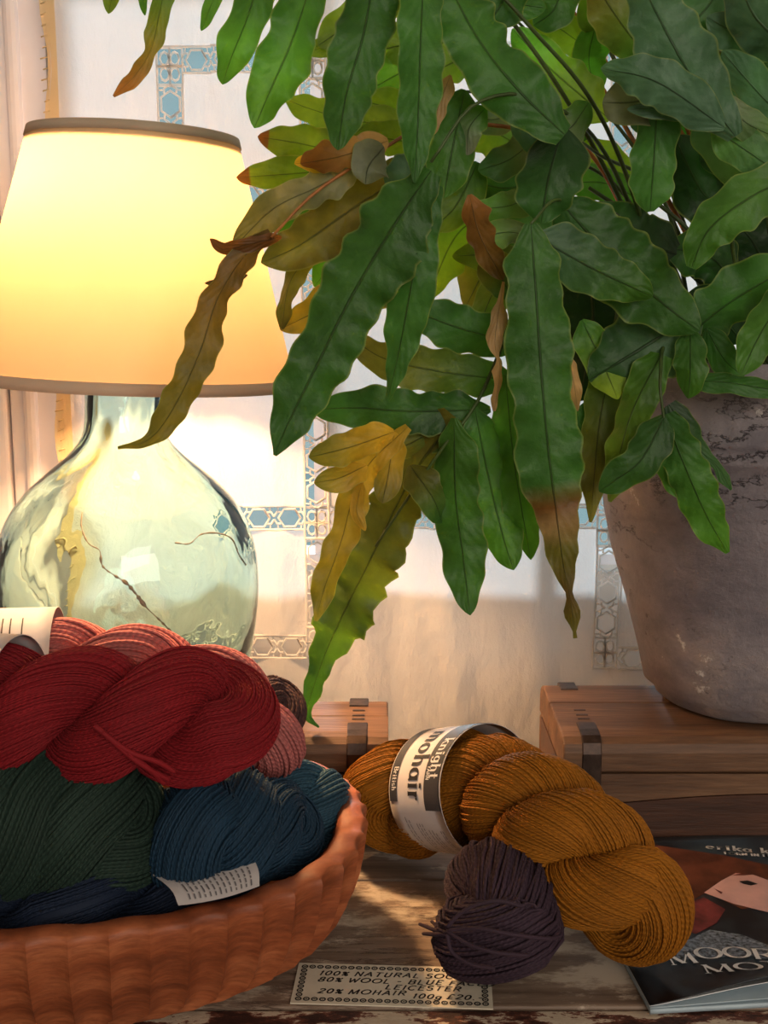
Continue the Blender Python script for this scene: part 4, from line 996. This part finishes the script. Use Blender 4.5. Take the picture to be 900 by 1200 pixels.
for i, (s, a, ln_) in enumerate([(.25, 1.75, .8), (.31, 1.8, .45), (.44, 1.85, .55), (.49, 1.85, .6), (.54, 1.85, .45), (.62, 1.95, .5), (.68, 1.95, .5), (.73, 2.0, .45), (.84, 1.95, .4), (.88, 1.95, .45)]):
    rg = random.Random(i); a2 = a
    st = []
    while a2 < a+ln_:
        d = rg.uniform(0.03, 0.10); st.append([(a2*R0, 0), ((a2+d)*R0, 0)]); a2 += d + 0.03
    strokes_mesh('small_print', st, lambda x, y, s=s: bf(BL*s + y, x/R0, 0.0005), M['inkgrey'], bnd, 0.0008, 0.0008)

# aubergine hank, end towards the card
aub = yarn_skein('yarn_skein', 'dark aubergine hank tied at the end tucked under the mustard hank', 'aubergine',
    [PZ(582, 1092, 0.040), PZ(592, 1062, 0.042), PZ(597, 1030, 0.037)], 0.042, -0.55, 84, phase=1.2, c=1.4, seg=150, seed=5, group='hanks of wool lying on the table', fold=0.62, capk=0.35, jit=0.0009)
knot = PZ(522, 1090, 0.040) + Vector((0, -0.012, 0.004))
tip = []
for k, (tx, ty) in enumerate([(492, 1083), (496, 1094), (506, 1080)]):
    tip.append(tube_arrays(catmull([knot, (knot + PZ(tx, ty, 0.034))/2 + Vector((0, -0.004, 0.002)), PZ(tx, ty, 0.032)], 12), np.linspace(0.0014, 0.0011, 12), 6))
def over_hank(info, pts, lift=0.001):
    """drape a thread over the visible face of a hank: pixel path pushed out of its axis capsule"""
    out = []
    ax = info['ax']; Rr = info['R']*1.03 + lift
    for px, py in pts:
        r = ray(px, py); hit = None
        for t in np.linspace(0.5, 1.1, 1200):
            p = np.array([r.x*t, r.y*t, CAM_H+r.z*t])
            if np.min(np.linalg.norm(ax-p, axis=1)) <= Rr: hit = p; break
        out.append(hit if hit is not None else np.array(PZ(px, py, 0.03)))
    return out
for pth in ([(524, 1086), (540, 1070), (560, 1060), (585, 1056), (612, 1062)], [(526, 1090), (560, 1088), (600, 1095), (640, 1100), (655, 1098)], [(524, 1095), (530, 1116), (552, 1130), (580, 1135)], [(524, 1091), (548, 1106), (580, 1116), (620, 1120)]):
    tip.append(tube_arrays(catmull(over_hank(aub, pth), 40), 0.0013, 6))
v, f = merge(tip); ob = mesh_obj('tie_thread', v, f, YM['aubergine'], aub['root'], True)

# hanks heaped in the bowl
BG = 'hanks of wool heaped in the bowl'
nav = yarn_skein('yarn_skein', 'dark navy hank lying lowest along the front of the wooden bowl', 'navy', [PZ(-190, 1078, 0.066), PZ(60, 1072, 0.066), PZ(150, 1062, 0.066), PZ(215, 1050, 0.066)], 0.033, -1.4, 80, phase=0.4, seg=130, seed=6, group=BG)
grn = yarn_skein('yarn_skein', 'dark forest green hank lying in front under the red hank', 'green', [PZ(-170, 972, 0.112), PZ(-40, 968, 0.118), PZ(40, 962, 0.118), PZ(90, 962, 0.116), PZ(124, 966, 0.110)], 0.0455, -2.8, 84, phase=0.9, seg=230, seed=7, group=BG, fold=0.56, jit=0.0009, c=0.55)
blu = yarn_skein('yarn_skein', 'deep blue hank with white paper label beneath beside the green hank', 'blue', [PZ(240, 985, 0.100), PZ(262, 972, 0.100), PZ(300, 968, 0.092), PZ(330, 972, 0.086)], 0.0385, -1.15, 88, phase=0.2, seg=160, seed=8, group=BG, fold=0.55, rad_prof=[1.05, 1.05, 0.95, 0.8])
tea = yarn_skein('yarn_skein', 'teal blue twisted hank at the rounded end of the wooden bowl', 'teal', [PZ(305, 940, 0.082), PZ(345, 945, 0.082), PZ(372, 955, 0.074)], 0.0325, -1.5, 60, phase=2.2, seg=150, seed=9, group=BG)
red = yarn_skein('yarn_skein', 'deep red twisted hank lying on top of the heap in the bowl', 'red', [PZ(-60, 832, 0.180), PZ(60, 838, 0.180), PZ(160, 842, 0.178), PZ(252, 838, 0.176)], 0.0425, -1.35, 124, phase=1.0, seg=190, seed=10, group=BG, jit=0.0005)
pnk = yarn_skein('yarn_skein', 'dusty pink twisted hank lying behind the red hank', 'pink', [PZ(-50, 788, 0.172), PZ(60, 784, 0.172), PZ(150, 790, 0.170), PZ(240, 812, 0.160), PZ(303, 864, 0.132)], 0.036, -2.0, 64, phase=0.6, seg=190, seed=11, group=BG)
brn = yarn_skein('yarn_skein', 'dark brown hank peeping out at the far side of the heap', 'brown', [PZ(235, 838, 0.110), PZ(280, 836, 0.112), PZ(322, 832, 0.112)], 0.0265, -1.2, 46, phase=0.6, seg=130, seed=12, group=BG)
# paper bands on the heap
b2, f2, L2 = paper_band(pnk, 0.02, 0.31, 1.22); patch(f2, 'print_block', L2*0.86, L2*0.97, 1.05, 1.75, M['paperdark'], b2); 
R0 = pnk['R']*1.22
for i, s in enumerate((.34, .42, .50, .58, .70)):
    strokes_mesh('small_print', [[(0.35*R0, 0), (0.75*R0, 0.001)]], lambda x, y, s=s: f2(L2*s+y, x/R0, 0.0005), M['ink'], b2, 0.0009, 0.0009)
b3, f3, L3 = paper_band(red, 0.0, 0.27, 1.13); patch(f3, 'print_block', L3*0.78, L3*0.95, 0.7, 1.5, M['paperdark'], b3)
# red tie
rt = [tube_arrays(catmull(over_hank(red, p_), 30), 0.0016, 6) for p_ in ([(110, 850), (150, 880), (185, 893), (205, 905)], [(150, 882), (180, 905), (192, 918)], [(120, 858), (160, 892), (198, 914)])]
v, f = merge(rt); mesh_obj('tie_thread', v, f, YM['red'], red['root'], True)
# label curled under the blue hank
def blue_label():
    top = [(168, 1018), (195, 1038), (212, 1068)]
    vs, fs = [], []
    A = catmull([PZ(160, 1012, 0.088), PZ(198, 1040, 0.092), PZ(209, 1061, 0.091)], 14)
    Bc = catmull([PZ(296, 1004, 0.094), PZ(303, 1020, 0.094), PZ(304, 1038, 0.092)], 14)
    n = 20
    for i in range(14):
        for j in range(n+1):
            t = j/n; p = A[i]*(1-t)+Bc[i]*t; p = p + np.array([0, 0.002*math.sin(math.pi*t), -0.003*math.sin(math.pi*t)]); vs.append(p)
    K = len(vs); vs += [p + np.array([0, 0.0004, -0.0004]) for p in vs]
    for i in range(13):
        for j in range(n):
            p = i*(n+1)+j; fs.append((p, p+1, p+n+2, p+n+1)); fs.append((K+p, K+p+n+1, K+p+n+2, K+p+1))
    o = mesh_obj('paper_band', vs, fs, M['paper'], blu['root'], True)
    def fn(x, y):   # x along width 0..1, y along height 0..1
        fi = (1-y)*13; i = min(int(fi), 12); t = fi-i; fj = x*n; j = min(int(fj), n-1); s = fj-j
        g = lambda a, b: np.array(vs[a*(n+1)+b]); p = (g(i, j)*(1-s)+g(i, j+1)*s)*(1-t) + (g(i+1, j)*(1-s)+g(i+1, j+1)*s)*t
        return Vector(p) + Vector((0, -0.0006, 0.0006))
    for q in range(13):
        rg = random.Random(q+40); y = 0.08; st = []
        x = 0.16 + q*0.062
        while y < 0.62:
            d = rg.uniform(0.05, 0.16); st.append([(x, y), (x, min(0.64, y+d))]); y += d+0.05
        strokes_mesh('small_print', st, fn, M['inkgrey'], o, 0.018, 0.018, 0, 0.05)
blue_label()

# ================================================================== card
c_bl, c_br, c_tl = PZ(340, 1177, 0.0), PZ(578, 1184, 0.0), PZ(352, 1130, 0.0)
cu = (c_br-c_bl); CWd = cu.length; cu.normalize(); cvn = Vector((-cu.y, cu.x, 0)); CHt = (c_tl-c_bl).dot(cvn)
card = empty('price_card', tuple(c_bl)); tag(card, 'cream handwritten price card with ringed border lying on the table', 'card')
def cfn(x, y, z=0.0013): return c_bl + cu*x + cvn*y + Vector((0, 0, z))
vv = [cfn(0, 0, 0.0003), cfn(CWd, 0, 0.0003), cfn(CWd, CHt, 0.0003), cfn(0, CHt, 0.0003), cfn(0, 0, 0.0011), cfn(CWd, 0, 0.0011), cfn(CWd, CHt, 0.0011), cfn(0, CHt, 0.0011)]
mesh_obj('card_stock', vv, [(3, 2, 1, 0), (4, 5, 6, 7), (0, 1, 5, 4), (1, 2, 6, 5), (2, 3, 7, 6), (3, 0, 4, 7)], M['card'], card)
rings = []
mg = 0.0045; nh_, nv_ = 24, 9
rr0 = 0.0017
cen = [(mg + (CWd-2*mg)*i/(nh_-1), y) for i in range(nh_) for y in (mg, CHt-mg)] + [(x, mg + (CHt-2*mg)*i/(nv_-1)) for i in range(1, nv_-1) for x in (mg, CWd-mg)]
for (x, y) in cen: rings.append([(x+rr0*math.cos(a), y+rr0*math.sin(a)) for a in [2*math.pi*k/12 for k in range(13)]]); rings.append([(x-0.0004, y), (x+0.0004, y)])
strokes_mesh('ring_border', rings, cfn, M['ink'], card, 0.0009, 0.0009)
hh = CHt*0.105
def hand(s, x, y, h=hh):
    st, wd = text_strokes(s, h*1.0, 0.22, 0.25); rg = random.Random(len(s))
    st = [[(a*1.5+x, b+y+0.0002*math.sin(a*400)) for a, b in pl] for pl in st]; return st
wr = hand('100% NATURAL SOCK YARN', CWd*0.115, CHt*0.69) + hand('80% WOOL - BLUE FACED', CWd*0.115, CHt*0.53) + hand('LEICESTER', CWd*0.46, CHt*0.385) + hand('20% MOHAIR', CWd*0.125, CHt*0.245) + hand('100g', CWd*0.60, CHt*0.185) + hand('£20.-', CWd*0.77, CHt*0.19)
strokes_mesh('handwriting', wr, cfn, M['ink'], card, 0.0008, 0.0011)

# ================================================================== magazine
MO = PZ(762, 1189, 0.0); ROT = R_(5.5); MW, MH = 0.205, 0.226
mu = Vector((math.cos(ROT), math.sin(ROT), 0)); mvn = Vector((-math.sin(ROT), math.cos(ROT), 0))
mag = empty('knitting_magazine', tuple(MO)); tag(mag, 'dark knitting magazine with a photograph on its curled cover under the mustard hank', 'magazine')
def lift(u, v, k=1.0):
    e = math.sin(min(1.0, max(0, u)/0.11)*math.pi/2)**1.3
    return k*0.019*e*max(0, 1-v/0.05)**2
def mp(u, v, z): return MO + mu*u + mvn*v + Vector((0, 0, z))
def sheet(name, zf, material, v0=lambda u: 0.0, th=0.0004, parent=None):
    n, m = 40, 40; vs, fs = [], []
    for dz in (0, -th):
        for i in range(n+1):
            for j in range(m+1):
                u = MW*i/n; a = v0(u); v = a + (MH-a)*(j/m)**1.5; vs.append(mp(u, v, zf(u, v)+dz))
    K = (n+1)*(m+1)
    for i in range(n):
        for j in range(m):
            p = i*(m+1)+j; fs.append((p, p+m+1, p+m+2, p+1)); fs.append((K+p, K+p+1, K+p+m+2, K+p+m+1))
    for i in range(n):
        p = i*(m+1); fs.append((p, K+p, K+p+m+1, p+m+1)); p += m; fs.append((p, p+m+1, K+p+m+1, K+p))
    for j in range(m):
        fs.append((j, j+1, K+j+1, K+j)); p = n*(m+1)+j; fs.append((p, K+p, K+p+1, p+1))
    return mesh_obj(name, vs, fs, material, parent or mag, True)
M['page'] = plain('pale_blue_page_edges', (168, 186, 196), 0.45, 0.06, 30, 0, 0)
M['pageedge'] = plain('white_page', (224, 226, 228), 0.45, 0.03, 30, 0, 0)
def cover_mat():
    t = NT('glossy_dark_cover'); nz = t.noise(14, 4)
    col = t.ramp(nz, [(0.4, lin((20, 20, 24))), (0.72, lin((62, 80, 92)))])
    return t.done(t.pbr(col, 0.28, spec=0.5))
M['cover'] = cover_mat()
sheet('page_block', lambda u, v: 0.0032, M['page'], th=0.0030)
sheet('page', lambda u, v: 0.0040 + lift(u, v, 0.12), M['page'], lambda u: 0.0006)
sheet('page', lambda u, v: 0.0046 + lift(u, v, 0.78), M['pageedge'], lambda u: 0.002)
cz = lambda u, v: 0.0053 + lift(u, v, 1.0)
cover = sheet('cover', cz, M['cover'], lambda u: 0.0015)
def mag_uv(px, py):
    p = PZ(px, py, 0.0053) - MO; return p.dot(mu), p.dot(mvn)
def print_poly(name, pix, material, dz):
    pts = [mag_uv(*q) for q in pix]
    bm = bmesh.new(); vv = [bm.verts.new((u, v, 0)) for u, v in pts]; f = bm.faces.new(vv)
    if f.normal.z < 0: f.normal_flip()
    bmesh.ops.triangulate(bm, faces=bm.faces[:]); bmesh.ops.subdivide_edges(bm, edges=bm.edges[:], cuts=2, use_grid_fill=True)
    for v in bm.verts:
        u_, v_ = v.co.x, v.co.y; v.co = mp(u_, v_, cz(u_, v_)+dz)
    bmesh.ops.recalc_face_normals(bm, faces=bm.faces[:])
    return bm_obj(name, bm, material, cover)
M['hair'] = plain('printed_auburn', (92, 50, 34), 0.3, 0.3, 60, 0, 0); M['skin'] = plain('printed_skin', (206, 164, 158), 0.3, 0.1, 40, 0, 0)
M['knit'] = plain('printed_grey_knit', (118, 128, 140), 0.3, 0.5, 420, 0, 0); M['dkprint'] = plain('printed_black', (22, 20, 22), 0.3, 0.1, 40, 0, 0); M['reddark'] = plain('printed_dark_red', (110, 50, 50), 0.3, 0.3, 90, 0, 0)
print_poly('cover_picture', [(745, 986), (790, 994), (850, 1003), (955, 1026), (955, 1050), (870, 1066), (828, 1046), (800, 1062), (770, 1060), (745, 1030)], M['hair'], 0.0003)
print_poly('cover_picture', [(801, 1060), (825, 1052), (850, 1066), (840, 1082), (815, 1095), (800, 1088)], M['reddark'], 0.0003)
print_poly('cover_picture', [(825, 1047), (845, 1033), (862, 1024), (880, 1025), (905, 1034), (955, 1050), (955, 1082), (900, 1070), (860, 1060)], M['skin'], 0.0006)
print_poly('cover_picture', [(866, 1034), (876, 1033), (888, 1037), (880, 1039), (871, 1037)], M['dkprint'], 0.0009)
print_poly('cover_picture', [(858, 1027), (872, 1024), (884, 1026), (872, 1027)], M['hair'], 0.0009)
print_poly('cover_picture', [(835, 1041), (838, 1043), (847, 1047), (845, 1049)], M['reddark'], 0.0009)
print_poly('cover_picture', [(798, 1106), (832, 1090), (870, 1096), (905, 1110), (955, 1124), (955, 1132), (880, 1122), (820, 1122), (790, 1128)], M['knit'], 0.0003)
def mag_text(s, px, py, h, mat, thin, thick, serif, slope=0.0, sxq=1.0, track=0.12):
    st, wd = text_strokes(s, h, track); u0, v0 = mag_uv(px, py); c_, s_ = math.cos(slope), math.sin(slope)
    return strokes_mesh('lettering', st, lambda x, y: mp(u0 + x*sxq*c_ - y*s_, v0 + x*sxq*s_ + y*c_, cz(u0+x*sxq*c_, v0+y+x*s_)+0.0012), mat, cover, thin, thick, serif)
for ch, px, py, sl in (('M', 787, 1133, 9), ('O', 818, 1125, 1), ('O', 851, 1124, -1), ('R', 885, 1126, -3)):
    mag_text(ch, px, py, 0.0130, M['white'], 0.0006, 0.0019, 0.0010, R_(sl)-ROT, 1.62)
for ch, px, py, sl in (('M', 827, 1146, 3), ('O', 864, 1143.5, -1), ('T', 896, 1142, -2)):
    mag_text(ch, px, py, 0.0122, M['white'], 0.0006, 0.0018, 0.0010, R_(sl)-ROT, 1.72)
mag_text('erika knight', 828, 996, 0.0085, M['white'], 0.0007, 0.0016, 0.0008, R_(-16), 1.35, 0.2)
mag_text('BORN IN BRITAIN', 849, 1002.5, 0.0038, M['white'], 0.0006, 0.0010, 0, R_(-14), 1.4, 0.15)
